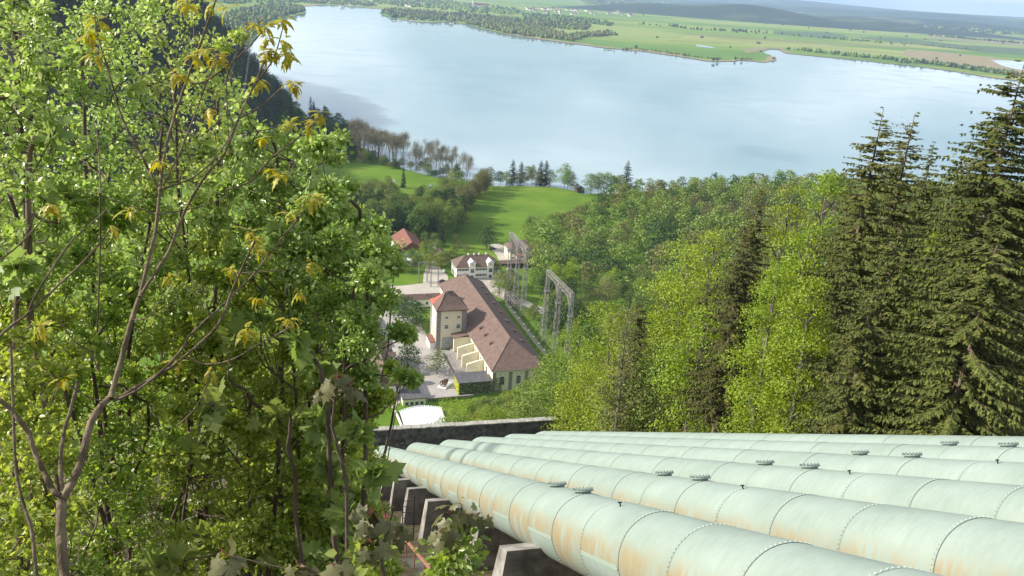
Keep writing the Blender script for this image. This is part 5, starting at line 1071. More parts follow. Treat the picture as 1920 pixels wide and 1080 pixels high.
# budding hedge rows
row = [(872, 398), (880, 388), (888, 380), (897, 372), (906, 362), (915, 354), (922, 348), (868, 408), (866, 418)]
for i in range(40):
    t = rnd.uniform(0, 1); px = 862+(925-862)*t+rnd.uniform(-26, 2)*(1-.5*t); py = 408+(344-408)*t+rnd.uniform(-6, 6)
    tat(rnd.choice(['mo0', 'mo1']), px, py, rnd.uniform(13, 18), rnd.uniform(10, 14), 'grey-olive budding tree in the row along the left edge of the meadow', 'tree', 'budding trees along the meadow')
for i in range(84):
    px = rnd.uniform(600, 872); py = 376+(px-690)*-.10+rnd.uniform(-10, 30)
    if 778 < px < 822 and py < 372: continue
    tat(rnd.choice(['mo0', 'mo1', 'mo0', 'mf2']), px, py, rnd.uniform(8, 15), rnd.uniform(9, 14), 'grey budding tree in the thicket between the two meadows', 'tree', 'thicket between the meadows')
tat('ml0', 843, 352, 13, 11, 'single light green tree standing out of the budding hedge'); tat('md1', 856, 334, 14, 9, 'dark round tree by the lake at the end of the hedge')
o_ = broad(77, 6, 6, 900, .4, 10, .1, fill=.6).build('blossoming_bush', [M['barkd'], M['blossom']]); g_ = G(739, 350, 2); o_.location = (g_[0], g_[1], 2); tag(o_, 'white blossoming bush at the lower edge of the left meadow', 'bush')
tat('ms0', 756, 352, 16, 9, 'dark spruce beside the white blossoming bush')
# bare stand on the left meadow
for i in range(85):
    t = rnd.random(); px = 662+(885-662)*t**1.25; yb = 284+(px-662)*.175; py = yb+rnd.uniform(-12, 14)
    h = rnd.uniform(27, 34)*(1-.40*t); g_ = G(px, py, 2); key = 'br%d' % rnd.randrange(3)
    place(key, (g_[0], g_[1], max(hz(g_[0], g_[1]), .5)), rnd.uniform(0, 6.28), (h/13*1.0, h/13*1.0, h/13), 'tall bare-branched tree in the stand at the end of the left meadow', 'tree', 'bare trees by the lake')
for i in range(40):
    t = rnd.random(); px = 655+(905-655)*t; py = 292+(px-662)*.178+rnd.uniform(-4, 12); tat(rnd.choice(['mf0', 'mo0', 'mo1', 'md0', 'mf3']), px, py, rnd.uniform(5, 12), rnd.uniform(8, 12), 'low green bush tree among the bare trunks by the lake', 'tree', 'bush trees under the bare stand')
tat('ms1', 672, 285, 24, 14, 'dark spruce rising among the bare trees'); tat('ms0', 636, 290, 22, 12, 'dark conifer at the left end of the bare stand')
# lakeside clumps
for a in [('ms0', 960, 343, 15, 7), ('mo0', 975, 345, 9, 9), ('mf0', 950, 344, 9, 8), ('md0', 938, 342, 9, 8), ('ms1', 976, 340, 13, 7), ('mf1', 988, 343, 12, 8), ('mf2', 997, 342, 13, 7), ('mo1', 1006, 347, 10, 10), ('ms0', 1012, 345, 15, 7), ('ms1', 1022, 344, 15, 8), ('mf3', 1031, 346, 11, 8), ('mf0', 1058, 350, 16, 10), ('mf4', 1064, 356, 13, 8), ('mo0', 1072, 357, 11, 8), ('mf1', 1107, 364, 13, 12), ('mf2', 1122, 362, 14, 11), ('mf3', 1137, 364, 14, 11), ('ml1', 1150, 364, 13, 10), ('ms1', 1172, 362, 19, 9), ('mf4', 1160, 366, 13, 11)]:
    tat(a[0], a[1], a[2], a[3]*1.3, a[4]*(2.6 if a[0][1] == 's' else 1.5), 'lakeside tree in the broken row between meadow and lake', 'tree', 'lakeside tree row')
# dark wood at the left below the mountain
dw = MB(); mt = MB()
for _ in range(9000):
    y = rnd.uniform(620, 1750); xm = float(np.interp(y, [560, 700, 880, 1137, 1300, 1500, 1800], [-420, -262, -262, -312, -400, -600, -900])); x = xm+rnd.uniform(-260, 6)
    z = hz(x, y)
    if z < .3: continue
    px, py = proj((x, y, z))
    if not (-60 < px < 700): continue
    V, F = lowp[rnd.randrange(3)]; k_ = rnd.uniform(.9, 1.5)*(1.0 if px < 620 else .7); sel = NR.choice(len(F), 110, replace=False); Vq = V.reshape(-1, 4, 3)[sel].reshape(-1, 3)*1.0; mt.mi = rnd.choice([0, 0, 1]); mt.arr(Vq*np.array([.75*k_, .75*k_, 1.25*k_])+np.array([x, y, z-1]), np.arange(len(Vq)).reshape(-1, 4))
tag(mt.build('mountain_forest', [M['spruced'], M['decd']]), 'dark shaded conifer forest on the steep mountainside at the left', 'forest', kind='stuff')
for i in range(60):
    px = rnd.uniform(530, 655); py = rnd.uniform(max(205, 200+(px-540)*.62), 296)
    tat(rnd.choice(['md0', 'md1', 'ms0']), px, py, rnd.uniform(20, 28), rnd.uniform(14, 18), 'dark tree at the mountain foot beside the left meadow', 'tree', 'dark trees at the mountain foot')
# ------------------------------------------------------------------ far shore woods
fw_ = MB()
def blobtree(mb, x, y, z, h, w, con=False):
    k = 5; a0 = rnd.uniform(0, 6); V = [(x, y, z+h)]
    lv = ((.8, .55), (.45, 1.0), (.12, .7)) if not con else ((.7, .45), (.35, .8), (.05, 1.0))
    for f, r in lv: V += [(x+w/2*r*rnd.uniform(.7, 1.2)*math.cos(a0+j*6.283/k), y+w/2*r*rnd.uniform(.7, 1.2)*math.sin(a0+j*6.283/k), z+h*f*rnd.uniform(.92, 1.08)) for j in range(k)]
    F = [(0, 1+j, 1+(j+1) % k) for j in range(k)]+[(1+L*k+j, 1+(L+1)*k+j, 1+(L+1)*k+(j+1) % k, 1+L*k+(j+1) % k) for L in range(2) for j in range(k)]; mb.add(V, F)
def inpoly(x, y, P):
    c = False; n = len(P)
    for i in range(n):
        x1, y1 = P[i]; x2, y2 = P[(i+1) % n]
        if (y1 > y) != (y2 > y) and x < (x2-x1)*(y-y1)/(y2-y1)+x1: c = not c
    return c
def wood(name, poly, n, h, w, mats, label, con=.15, jit=.3):
    mb = MB(); ps = [G(*p, 1)[:2] for p in poly]; xs = [p[0] for p in ps]; ys = [p[1] for p in ps]; k = 0; tries = 0
    while k < n and tries < n*30:
        tries += 1; x = rnd.uniform(min(xs), max(xs)); y = rnd.uniform(min(ys), max(ys))
        if inpoly(x, y, ps): mb.mi = rnd.randrange(len(mats)); blobtree(mb, x, y, .9, h*rnd.uniform(1-jit, 1+jit), w*rnd.uniform(.8, 1.3), rnd.random() < con); k += 1
    tag(mb.build(name, [M[m] for m in mats], smooth=False), label, 'woodland', kind='stuff')
def rowt(name, line, n, h, w, mats, label, spread=8, con=.2):
    mb = MB(); ps = [G(*p, 1)[:2] for p in line]; L = [np.linalg.norm(ps[i+1]-ps[i]) for i in range(len(ps)-1)]; T = sum(L)
    for _ in range(n):
        t = rnd.uniform(0, T); i = 0
        while t > L[i] and i < len(L)-1: t -= L[i]; i += 1
        p = ps[i]+(ps[i+1]-ps[i])*min(1, t/L[i])+np.array([rnd.gauss(0, spread), rnd.gauss(0, spread)]); mb.mi = rnd.randrange(len(mats)); blobtree(mb, p[0], p[1], .9, h*rnd.uniform(.5, 1.3), w*rnd.uniform(.7, 1.3), rnd.random() < con)
    tag(mb.build(name, [M[m] for m in mats]), label, 'tree line', kind='stuff')
wood('woodland', [(712, 22), (735, 18), (800, 22), (880, 28), (960, 36), (1060, 40), (1110, 48), (1100, 58), (1010, 52), (985, 62), (940, 60), (872, 44), (770, 38), (735, 33)], 900, 14, 15, ['dec', 'olive', 'decd'], 'grey-green wood on the marina peninsula across the lake')
wood('woodland', [(872, 44), (940, 42), (1000, 50), (1060, 66), (1135, 62), (1140, 68), (1100, 70), (1080, 78), (1000, 70), (940, 61)], 700, 13, 14, ['olive', 'dec'], 'budding wood along the reed shore across the lake')
wood('woodland', [(442, 22), (520, 8), (560, 12), (573, 22), (540, 29), (505, 42), (478, 62), (468, 76), (440, 92), (400, 100), (400, 40)], 700, 15, 16, ['dec', 'decd', 'olive'], 'wooded headland at the far left end of the lake', .3)
wood('woodland', [(380, -5), (420, -8), (560, -4), (700, 6), (700, 12), (560, 5), (430, 8), (400, 6)], 500, 14, 16, ['dec', 'decd'], 'hazy wood behind the far left headland')
wood('woodland', [(735, 4), (800, 2), (960, 16), (985, 22), (960, 28), (860, 24), (790, 14), (735, 14)], 380, 14, 15, ['dec', 'decd'], 'trees in front of the monastery across the lake')
wood('woodland', [(700, 0), (760, -6), (860, 2), (860, 6), (780, 10), (700, 8)], 200, 12, 14, ['dec', 'olive'], 'garden trees of the far village')
wood('woodland', [(975, 26), (1060, 30), (1150, 44), (1145, 50), (1060, 38), (985, 34)], 260, 12, 14, ['decd', 'dec'], 'dark belt of trees behind the peninsula meadow')
wood('woodland', [(1180, 20), (1300, 22), (1460, 36), (1560, 42), (1680, 50), (1900, 68), (1900, 58), (1700, 42), (1560, 30), (1400, 18), (1250, 4), (1150, -2), (1080, -4), (1100, 8)], 2600, 19, 46, ['decd', 'hillwood', 'dec'], 'broad dark forest belt behind the far meadows', .4)
wood('woodland', [(1690, 50), (1930, 66), (1930, 50), (1840, 40), (1700, 32)], 700, 22, 60, ['decd', 'hillwood'], 'blue-green forest strips near the horizon', .4)
wood('woodland', [(1000, -6), (1200, -8), (1460, 4), (1480, 12), (1300, 10), (1120, 4)], 900, 30, 60, ['decd', 'hillwood'], 'dark wooded hill under the horizon', .4)
rowt('tree_line', [(1480, 93), (1520, 97), (1600, 106), (1680, 113), (1700, 119)], 150, 13, 11, ['dec', 'decd'], 'row of trees on the far spit of land', 9, .5)
rowt('tree_line', [(1700, 116), (1760, 122), (1830, 132), (1900, 142), (1940, 148)], 260, 13, 12, ['dec', 'olive', 'decd'], 'tree row along the far right shore', 12, .3)
rowt('tree_line', [(1200, 46), (1260, 50), (1300, 56), (1400, 60), (1440, 63)], 60, 14, 12, ['decd'], 'scattered tree row across the middle meadows', 9)
rowt('tree_line', [(1460, 64), (1520, 70), (1620, 78), (1700, 86)], 40, 11, 12, ['decd', 'dec'], 'thin tree row through the far right meadows', 8)
rowt('tree_line', [(1320, 32), (1400, 42), (1500, 46)], 40, 12, 16, ['decd'], 'small trees along the far meadow ditch', 14)
rowt('tree_line', [(1135, 92), (1200, 93), (1330, 110), (1400, 111), (1430, 113)], 70, 6, 7, ['dec', 'olive'], 'shore bushes on the reed spit', 5)
rowt('tree_line', [(1060, 70), (1100, 66), (1150, 66), (1140, 60)], 60, 12, 11, ['decd', 'dec'], 'trees round the small shore meadow', 8)
rowt('tree_line', [(1740, 66), (1820, 74), (1920, 82)], 60, 12, 20, ['decd'], 'dark tree row in the far moor', 12)
rowt('tree_line', [(580, 6), (640, 8), (700, 11)], 60, 12, 12, ['dec', 'olive'], 'trees along the far village shore', 10)
rowt('tree_line', [(1560, 72), (1640, 78), (1740, 86), (1830, 94)], 50, 9, 14, ['dec'], 'bushes beside the dark meadow strip', 12)
for i, (px, py, h) in enumerate([(1433, 74, 15), (1381, 62, 13), (1400, 63, 12), (1417, 64, 13), (1338, 116, 13), (1345, 115, 11), (1379, 113, 11), (1390, 114, 9), (1450, 112, 9), (1369, 90, 8), (1426, 98, 9), (1192, 92, 13), (1330, 30, 14), (1206, 30, 16), (1800, 106, 10), (1755, 112, 12)]):
    mb = MB(); g_ = G(px, py, 1); mb.tube([(0, 0, -.5), (0, 0, h*.6)], [.4, .15], 5); mb.mi = 1
    for _ in range(5): blobtree(mb, rnd.uniform(-2.5, 2.5), rnd.uniform(-2.5, 2.5), h*rnd.uniform(.05, .3), h*rnd.uniform(.55, .75), h*.45)
    o = mb.build('distant_tree', [M['barkd'], M['decd']]); o.location = (g_[0], g_[1], .9); tag(o, 'lone dark tree standing on the far meadows or reed spit', 'tree', 'lone trees across the lake')
# ------------------------------------------------------------------ far buildings
def far_house(w, l, h, roofm='rooforange', wallm='white'):
    mb = MB(); mb.bb(-w/2, w/2, -l/2, l/2, -1, h); mb.mi = 1; o = .8
    mb.add([(-w/2-o, -l/2-o, h), (w/2+o, -l/2-o, h), (w/2+o, l/2+o, h), (-w/2-o, l/2+o, h), (0, -l/2-o, h+w*.42), (0, l/2+o, h+w*.42)], [(0, 4, 5, 3), (1, 2, 5, 4), (0, 1, 4), (2, 3, 5), (0, 3, 2, 1)])
    mb.mi = 2
    for s_ in (-1, 1):
        for i in range(3): mb.box((-w/2+w*(i+.5)/3, s_*(l/2+.01), h*.55), (1.2, .06, 1.5)); mb.box((s_*(w/2+.01), -l/2+l*(i+.5)/3, h*.55), (.06, 1.2, 1.5))
    return mb.build('village_house', [M[wallm], M[roofm], M['glass']])
fh = [far_house(11, 15, 5.5), far_house(9, 12, 5), far_house(13, 19, 6, 'roof')]; fused = [False]*3
def vh(px, py, label, group, sc=1.0):
    i = rnd.randrange(3); g_ = G(px, py, 1); loc = (g_[0], g_[1], .95)
    if not fused[i]: fused[i] = True; o = fh[i]; o.location = loc; o.rotation_euler = (0, 0, rnd.uniform(0, 3)); o.scale = (sc,)*3
    else: o = dup(fh[i], loc, rnd.uniform(0, 3), sc)
    tag(o, label, 'house', group)
for i in range(46): t = rnd.random(); vh(983+(1185-983)*t, 19+(27-19)*t+rnd.uniform(-4, 5), 'red-roofed house in the village strung along the far meadows', 'houses of the far village', 1.25)
for i in range(26): vh(rnd.uniform(640, 795), rnd.uniform(1, 13)+0, 'red-roofed house in the village near the monastery', 'houses near the monastery', 1.1)
for i in range(6): vh(464+rnd.uniform(-4, 10), 18+rnd.uniform(-2, 3), 'farmhouse in the clearing on the far left headland', 'farmhouses on the left headland')
for i in range(7): vh(1570+rnd.uniform(-10, 30), 22+rnd.uniform(-2, 3), 'pale house of the hamlet under the horizon', 'houses of the horizon hamlet', 2.0)
for i in range(10): vh(1880+rnd.uniform(-25, 25), 44+rnd.uniform(-4, 5), 'pale house in the town near the right horizon', 'houses of the horizon town', 2.2)
mo = empty('monastery', tuple(G(893, 14, 1)[:2])+(.9,), R(12), 'white monastery church with tall tower and long red roofs across the lake', 'church')
MB().bb(-14, 80, -12, 12, -1, 15).build('nave', M['white'], mo); mb = MB(); hip(mb, -14, 80, -12, 12, 15, 27, 0.1, 'x', .4, 1); mb.build('roof', M['rooforange'], mo)
tw2 = MB().box((-20, -4, 20), (9, 9, 42)).build('tower', M['white'], mo); mb = MB(); mb.tube([(-20, -4, 41), (-20, -4, 44), (-20, -4, 47), (-20, -4, 54)], [5.6, 4.6, 2.5, .2], 8); mb.build('spire', M['roofdark'], tw2)
MB().bb(-34, -26, -30, 8, -1, 9).build('wing', M['white'], mo); mb = MB(); hip(mb, -35, -25, -31, 9, 9, 14, .1, 'y', .3, .5); mb.build('wing_roof', M['rooforange'], mo)
for i in range(8): MB().box((-8+i*11, -12.05, 8), (2, .2, 5)).build('window', M['glass'], mo)
ind = empty('long_hall', tuple(G(1463, 39.5, 1)[:2])+(.9,), R(-8), 'very long low white industrial hall on the far meadows', 'hall'); MB().bb(-45, 45, -14, 14, -1, 8).build('wall', M['white'], ind); MB().bb(-46, 46, -15, 15, 8, 9).build('roof', M['tin'], ind)
bh = MB(); bh.bb(-4, 4, -6, 6, -.5, 3.2); bh.mi = 1; bh.add([(-4.8, -6.8, 3), (4.8, -6.8, 3), (4.8, 6.8, 3), (-4.8, 6.8, 3), (0, -6.8, 6), (0, 6.8, 6)], [(0, 4, 5, 3), (1, 2, 5, 4), (0, 1, 4), (2, 3, 5), (0, 3, 2, 1)]); bh = bh.build('hay_barn', [M['wood'], M['runner']]); bfirst = True
for (px, py) in [(1232, 71), (1316, 71), (1422, 82), (1437, 45), (1516, 53), (1467, 47), (1580, 52), (1594, 57), (1622, 50), (1636, 55), (1645, 54), (1619, 61), (1699, 69), (1763, 77), (1734, 74), (1340, 35), (1370, 37), (1478, 46), (1143, 66), (1650, 71), (1550, 62), (1880, 82)]:
    g_ = G(px, py, 1)
    if bfirst: o = bh; o.location = (g_[0], g_[1], 1.5); bfirst = False
    else: o = dup(bh, (g_[0], g_[1], 1.5), rnd.uniform(0, 3), 1.15)
    tag(o, 'small brown hay barn scattered on the far meadows', 'barn', 'hay barns on the far meadows')
bo = MB(); n = 6; V = []
for x, w, z in ((-5, 1.2, .9), (-2, 1.6, .8), (2, 1.5, .85), (5, .1, 1.2)): V += [(x, -w, z), (x, w, z), (x, w*.6, -.2), (x, -w*.6, -.2)]
bo.add(V, [(i*4+j, i*4+(j+1) % 4, (i+1)*4+(j+1) % 4, (i+1)*4+j) for i in range(3) for j in range(4)]+[(3, 2, 1, 0), (12, 13, 14, 15)]); bo.bb(-2, 2, -.9, .9, .8, 2.1); bo.tube([(0, 0, 1), (0, 0, 11)], .12, 4); bo = bo.build('moored_boat', M['white'])
first = True
for i in range(22):
    t = rnd.random(); px = 738+(872-738)*t; py = 37.5+(44.5-37.5)*t+rnd.uniform(-.6, 1.2); g_ = G(px, py, 0)
    if first: o = bo; o.location = (g_[0], g_[1], 0); first = False
    else: o = dup(bo, (g_[0], g_[1], 0), rnd.uniform(0, 6), rnd.uniform(.8, 1.3))
    tag(o, 'small white boat moored at the marina across the lake', 'boat', 'boats moored at the marina')
bh2 = empty('boathouse', tuple(G(1086, 357, 1)[:2])+(.8,), PROT, 'dark little boathouse at the lake edge beside the meadow', 'boathouse'); MB().bb(-3, 3, -5, 5, -1.5, 3).build('wall', M['wood'], bh2); mb = MB(); hip(mb, -3, 3, -5, 5, 3, 5, .1, 'y', .2, .6); mb.build('roof', M['roofdark'], bh2)
def terr(px, py):
    d = 300
    while d < 1800:
        p = PX(px, py, d)
        if p[2] <= hz(p[0], p[1]): return tuple(p)
        d += 4
    return tuple(PX(px, py, 1100))

py_ = empty('power_pylon', terr(466, 118), 0, 'faint lattice power pylon in front of the dark mountainside', 'pylon'); zb_ = hz(py_.location.x, py_.location.y); hh_ = 62; py_.location.z = zb_
for a in ((0, 5.5, 2.0),): mb = MB(); lattice(mb, (0, 0, -1), (0, 0, hh_), a[1], a[2]*.5, 14, .22); mb.build('mast', M['steel'], py_)
for zz in (hh_-2, hh_-8, hh_-14): mb = MB(); lattice(mb, (-8, 0, zz), (8, 0, zz), .7, .7, 8, .16); mb.build('cross_arm', M['steel'], py_)
mb = MB(); 
for zz in (hh_-2.6, hh_-8.6, hh_-14.6):
    for sx in (-7.6, 7.6): 
        A = np.array(py_.location)+(sx, 0, zz); mb.tube(wire(A, PX(405+sx*3, 330, 330), 9, n=14), .035, 3, cap=False)
tag(mb.build('power_lines', M['steel']), 'pale power lines hanging from the mountainside pylon', 'power line')
# ------------------------------------------------------------------ foreground trees and shrubs
def rotframe(U, Nn):
    U = U/(np.linalg.norm(U, axis=1)[:, None]+1e-9); V_ = np.cross(Nn, U); V_ /= np.linalg.norm(V_, axis=1)[:, None]+1e-9; W_ = np.cross(U, V_); return np.stack([U, V_, W_], 1)   # rows
def inst(TV, TF, P, Rm, size):
    n = len(P); V = np.einsum('kj,njc->nkc', TV, Rm)*size[:, None, None]+P[:, None, :]; return V.reshape(-1, 3), (np.arange(n)[:, None, None]*len(TV)+TF[None]).reshape(-1, TF.shape[1])
BV = np.array([(0, 0, 0), (.28, .36, .07), (.66, .27, .05), (1, 0, -.10), (.66, -.27, .05), (.28, -.36, .07)], float); BF = np.array([(0, 3, 2, 1), (0, 5, 4, 3)])
half = [(-.15, .20), (-.10, .46), (.10, .33), (.30, .62), (.44, .33), (.60, .30), (.66, .37), (.72, .17), (1.0, 0)]
ol = [(0, 0)]+half+[(x, -y) for x, y in half[-2::-1]]
def mtemplate(sy, dz, dy, fold=0.0):
    P = [(.30, 0)]+ol; V = np.array([(x, y*sy, -dz*x*x-dy*abs(y)**1.3+fold*abs(math.sin(y*9))) for x, y in P]); n = len(ol)
    return V, np.array([(0, 1+(i+1) % n, 1+i) for i in range(n)])
MV, MF = mtemplate(.85, .42, .38, .06); YV, YF = mtemplate(.45, .55, .25, .05); LV, LF = mtemplate(1.0, .15, .18, .04)
def rvec(n, rs): return unit(n, rs)
HULL = [(-30, 10), (50, 0), (115, 40), (130, -10), (392, -10), (400, 60), (418, 130), (470, 175), (515, 218), (560, 245), (640, 262), (622, 330), (655, 372), (712, 420), (735, 480), (738, 560), (722, 640), (700, 690), (732, 740), (708, 790), (700, 850), (715, 920), (725, 1000), (760, 1095), (-30, 1095)]
class Shrub:
    def __init__(s, name, label, cat, root, depth, leafm, barkm, seed, size, lpb):
        s.name, s.label, s.cat, s.leafm, s.barkm, s.size, s.lpb = name, label, cat, leafm, barkm, size, lpb; s.rs = np.random.RandomState(seed); s.blobs = []; s.rx = root; s.depth = depth
def grow(sh, r0=.05, tmpl=(BV, BF), up=.2, droop=.5, stems=2):
    rs = sh.rs; B = sh.blobs; tk = MB(); g = PX(sh.rx, 1080, sh.depth); base = np.array([g[0], g[1], hz(g[0], g[1])-.4])
    C_ = np.array([b[0] for b in B]); order = np.argsort(C_[:, 2]); top = C_[order[-max(1, len(B)//6):]].mean(0); low = C_[order[:max(1, len(B)//3)]].mean(0)
    trunks = []
    for k in range(stems):
        off = rs.normal(0, .25, 3)*k; off[2] = 0; tp = top+rs.normal(0, .16, 3)*(k > 0)+np.array([0, 0, -.35*k]); m1 = base*.55+low*.45+off; m1[2] = base[2]*.5+low[2]*.5; m2 = low*.45+tp*.55+rs.normal(0, .12, 3)
        P = [base+off, m1, m2, tp]; Q = []
        for i in range(17):
            t = i/16*3; j = min(int(t), 2); f = t-j; p0 = P[max(j-1, 0)]; p1 = P[j]; p2 = P[j+1]; p3 = P[min(j+2, 3)]
            Q.append(.5*((2*p1)+(-p0+p2)*f+(2*p0-5*p1+4*p2-p3)*f*f+(-p0+3*p1-3*p2+p3)*f**3)+rs.normal(0, .015, 3))
        rr = np.linspace(r0*(1-.25*k), .008, 17); tk.tube(Q, list(rr), 7); trunks.append((np.array(Q), rr))
    LP_, LU, LN, LS = [], [], [], []
    for (c, r, dens) in B:
        # limb from the nearest lower trunk point
        best = None
        for Q, rr in trunks:
            d = np.linalg.norm(Q-c, axis=1)+np.maximum(0, Q[:, 2]-c[2]+.15)*3+np.maximum(0, c[2]-.5-Q[:, 2])*.4; i = int(np.argmin(d))
            if best is None or d[i] < best[0]: best = (d[i], Q[i], rr[i])
        a = best[1]; mid = a*.5+c*.5+np.array([0, 0, -.08*np.linalg.norm(c-a)])+rs.normal(0, .04, 3); rl = min(best[2]*.6, .004+.0055*np.linalg.norm(c-a)); tk.tube([a, mid, c], [rl, rl*.7, rl*.35], 4, cap=False)
        nt_ = max(3, int(11*dens)); nl = max(2, int(sh.lpb*dens/nt_))
        for t in range(nt_):
            d = rvec(1, rs)[0]; d[2] = abs(d[2])*.7+up; d /= np.linalg.norm(d); L = r*rs.uniform(.65, 1.25); s0 = c-d*L*.15+rs.normal(0, .12, 3)*r; e = s0+d*L+np.array([0, 0, -.12*L*droop]); m = (s0+e)/2+rs.normal(0, .05, 3)*L
            tk.tube([s0, m, e], [.0042, .003, .0014], 3, cap=False)
            f = (np.arange(nl)+rs.uniform(0, 1, nl))/nl; p = np.where(f[:, None] < .5, s0+(m-s0)*f[:, None]*2, m+(e-m)*(f[:, None]-.5)*2); sd = rvec(nl, rs); u = sd*.85+d*.35; u[:, 2] -= droop*rs.uniform(0, 1, nl); u /= np.linalg.norm(u, axis=1)[:, None]
            nn = rvec(nl, rs)*.75; nn[:, 2] += .55; p = p+u*rs.uniform(.01, .05, nl)[:, None]
            LP_.append(p); LU.append(u); LN.append(nn); LS.append(rs.uniform(.6, 1.2, nl)*sh.size)
    P = np.concatenate(LP_); V, F = inst(tmpl[0], tmpl[1], P, rotframe(np.concatenate(LU), np.concatenate(LN)), np.concatenate(LS))
    a = P[0]; t_ = empty(sh.name, tuple(base), 0, sh.label, sh.cat); V = V-base; 
    tv = [(v[0]-base[0], v[1]-base[1], v[2]-base[2]) for v in tk.v]; tk.v = tv; o1 = tk.build('trunk', M[sh.barkm], t_, smooth=True); o2 = MB().arr(V, F).build('foliage', M[sh.leafm], t_); return len(P)
SH_ = [Shrub('birch_tree', 'birch at the far left edge with small bright leaves', 'birch', 10, 5.8, 'birch', 'barkd', 501, .036, 270),
 Shrub('birch_tree', 'tall birch whose crown fills the top left corner behind the bare maple stems', 'birch', 190, 6.6, 'birch', 'barkd', 502, .036, 275),
 Shrub('birch_tree', 'birch with thin crown in front of the dark mountainside', 'birch', 350, 6.6, 'birch', 'barkd', 503, .036, 240),
 Shrub('birch_tree', 'birch whose side sprays reach out over the left meadow', 'birch', 520, 5.9, 'birch', 'barkd', 504, .036, 275),
 Shrub('birch_tree', 'rightmost birch screening the houses left of the courtyard', 'birch', 650, 5.4, 'birch', 'barkd', 505, .032, 470),
 Shrub('broadleaf_shrub', 'shrub with small round leaves low at the left edge', 'shrub', 40, 5.6, 'shrub', 'bark', 506, .035, 260),
 Shrub('broadleaf_shrub', 'dense shrub around the fork of the maple sapling', 'shrub', 220, 6.3, 'shrub', 'barkd', 507, .035, 270),
 Shrub('broadleaf_shrub', 'dense green shrub in the middle of the left thicket', 'shrub', 400, 6.5, 'shrub', 'barkd', 508, .036, 320),
 Shrub('broadleaf_shrub', 'dense dark green shrub left of the nearest pipe end', 'shrub', 610, 7.0, 'shrub', 'barkd', 509, .037, 400)]
rs_ = np.random.RandomState(91); blobs = []
def hull_in(x, y, m): return all(inpoly(x+dx*m, y+dy*m, HULL) for dx, dy in ((1, 0), (0, 1), (0, -1), (.7, -.7), (.7, .7)))
tries = 0
while len(blobs) < 520 and tries < 40000:
    tries += 1; x = rs_.uniform(-25, 760); y = rs_.uniform(-25, 1090)
    if not inpoly(x, y, HULL): continue
    if x > 100 and not hull_in(x, y, 20): continue
    if any((x-b[0])**2+(y-b[1])**2 < 29**2 for b in blobs): continue
    blobs.append((x, y))
for (x, y) in blobs:
    dn = 1.0
    if y < 150 and x < 135: dn = .12
    elif y < 60 and x < 330: dn = .5
    if y < 260 and 330 < x < 600: dn = .3
    if y < 360 and x < 330: dn = .42
    if x < 330 and 450 < y <= 800: dn = .8
    if x < 430 and 800 < y: dn = .5
    if x < 170 and y > 860: dn = .6
    if x > 560 and y > 330: dn = 1.5
    cand = SH_[:5] if y < 560+rs_.uniform(-120, 120) else SH_[5:]
    if x > 640 and y < 720: cand = [SH_[4]]
    s_ = min(cand, key=lambda s: abs(s.rx-x+rs_.uniform(-50, 50))); dep = s_.depth*rs_.uniform(.86, 1.2); rpx = rs_.uniform(30, 46)
    c_ = PX(x, y, dep); v_ = c_-np.array([0, 0, CAMZ]); sd_ = np.array(sun_dir); k_ = (v_@E2+2.4)/(sd_@E2); L_ = v_-sd_*k_      # where its shadow meets the pipes
    if k_ > 0 and L_@E1 > 5.8 and L_@D > 8.3: continue
    s_.blobs.append((c_, rpx/FPX*dep, dn))
for (x, y, r, i) in ((640, 262, 16, 3), (628, 300, 18, 3), (600, 290, 20, 3), (575, 330, 30, 3), (650, 395, 18, 3), (712, 425, 16, 4), (690, 440, 22, 4), (745, 625, 14, 4), (765, 628, 9, 4), (730, 560, 18, 4), (770, 712, 8, 4), (750, 705, 10, 4), (445, 70, 9, 2), (420, 85, 9, 2), (728, 745, 14, 8), (655, 350, 14, 3), (740, 500, 14, 4), (735, 690, 12, 8)):
    s_ = SH_[i]; s_.blobs.append((PX(x, y, s_.depth), r/FPX*s_.depth, .55))
nleaf = 0
for s_ in SH_:
    if s_.blobs: nleaf += grow(s_, .024, (BV, BF), .15, .55, 3 if s_.cat == 'shrub' else 2)
# a second screen of leaves farther back so that the thicket has depth
BK = [Shrub('thicket_shrub', 'shaded shrub deep in the thicket at the far left', 'shrub', 60, 9, 'shrub', 'barkd', 521, .06, 95), Shrub('thicket_shrub', 'shaded shrub deep in the thicket behind the maple trunk', 'shrub', 250, 9.2, 'shrub', 'barkd', 522, .06, 95),
      Shrub('thicket_shrub', 'shaded shrub deep in the middle of the thicket', 'shrub', 430, 9.2, 'shrub', 'barkd', 523, .06, 100), Shrub('thicket_shrub', 'shaded shrub at the back of the thicket beside the wall end', 'shrub', 620, 6.6, 'shrub', 'barkd', 524, .045, 190)]
b2_ = []; tries = 0
while len(b2_) < 125 and tries < 30000:
    tries += 1; x = rs_.uniform(-20, 720); y = rs_.uniform(330, 1100) if rs_.rand() < .6 else rs_.uniform(380, 720); x = x if y > 720 or rs_.rand() < .5 else rs_.uniform(540, 735)
    if not hull_in(x, y, 28): continue
    if any((x-b[0])**2+(y-b[1])**2 < 40**2 for b in b2_): continue
    b2_.append((x, y)); s_ = min(BK, key=lambda s: abs(s.rx-x)); dep = s_.depth*rs_.uniform(.92, 1.12); dn = .4 if (y < 420 and x < 500) else (.35 if x < 430 and y > 800 else 1.0)
    c_ = PX(x, y, dep); v_ = c_-np.array([0, 0, CAMZ]); sd_ = np.array(sun_dir); k_ = (v_@E2+2.4)/(sd_@E2); L_ = v_-sd_*k_
    if k_ > 0 and L_@E1 > 5.5 and L_@D > 8.0: continue
    s_.blobs.append((c_, 46/FPX*dep, dn))
for s_ in BK: nleaf += grow(s_, .03, (BV, BF), .1, .4, 3)
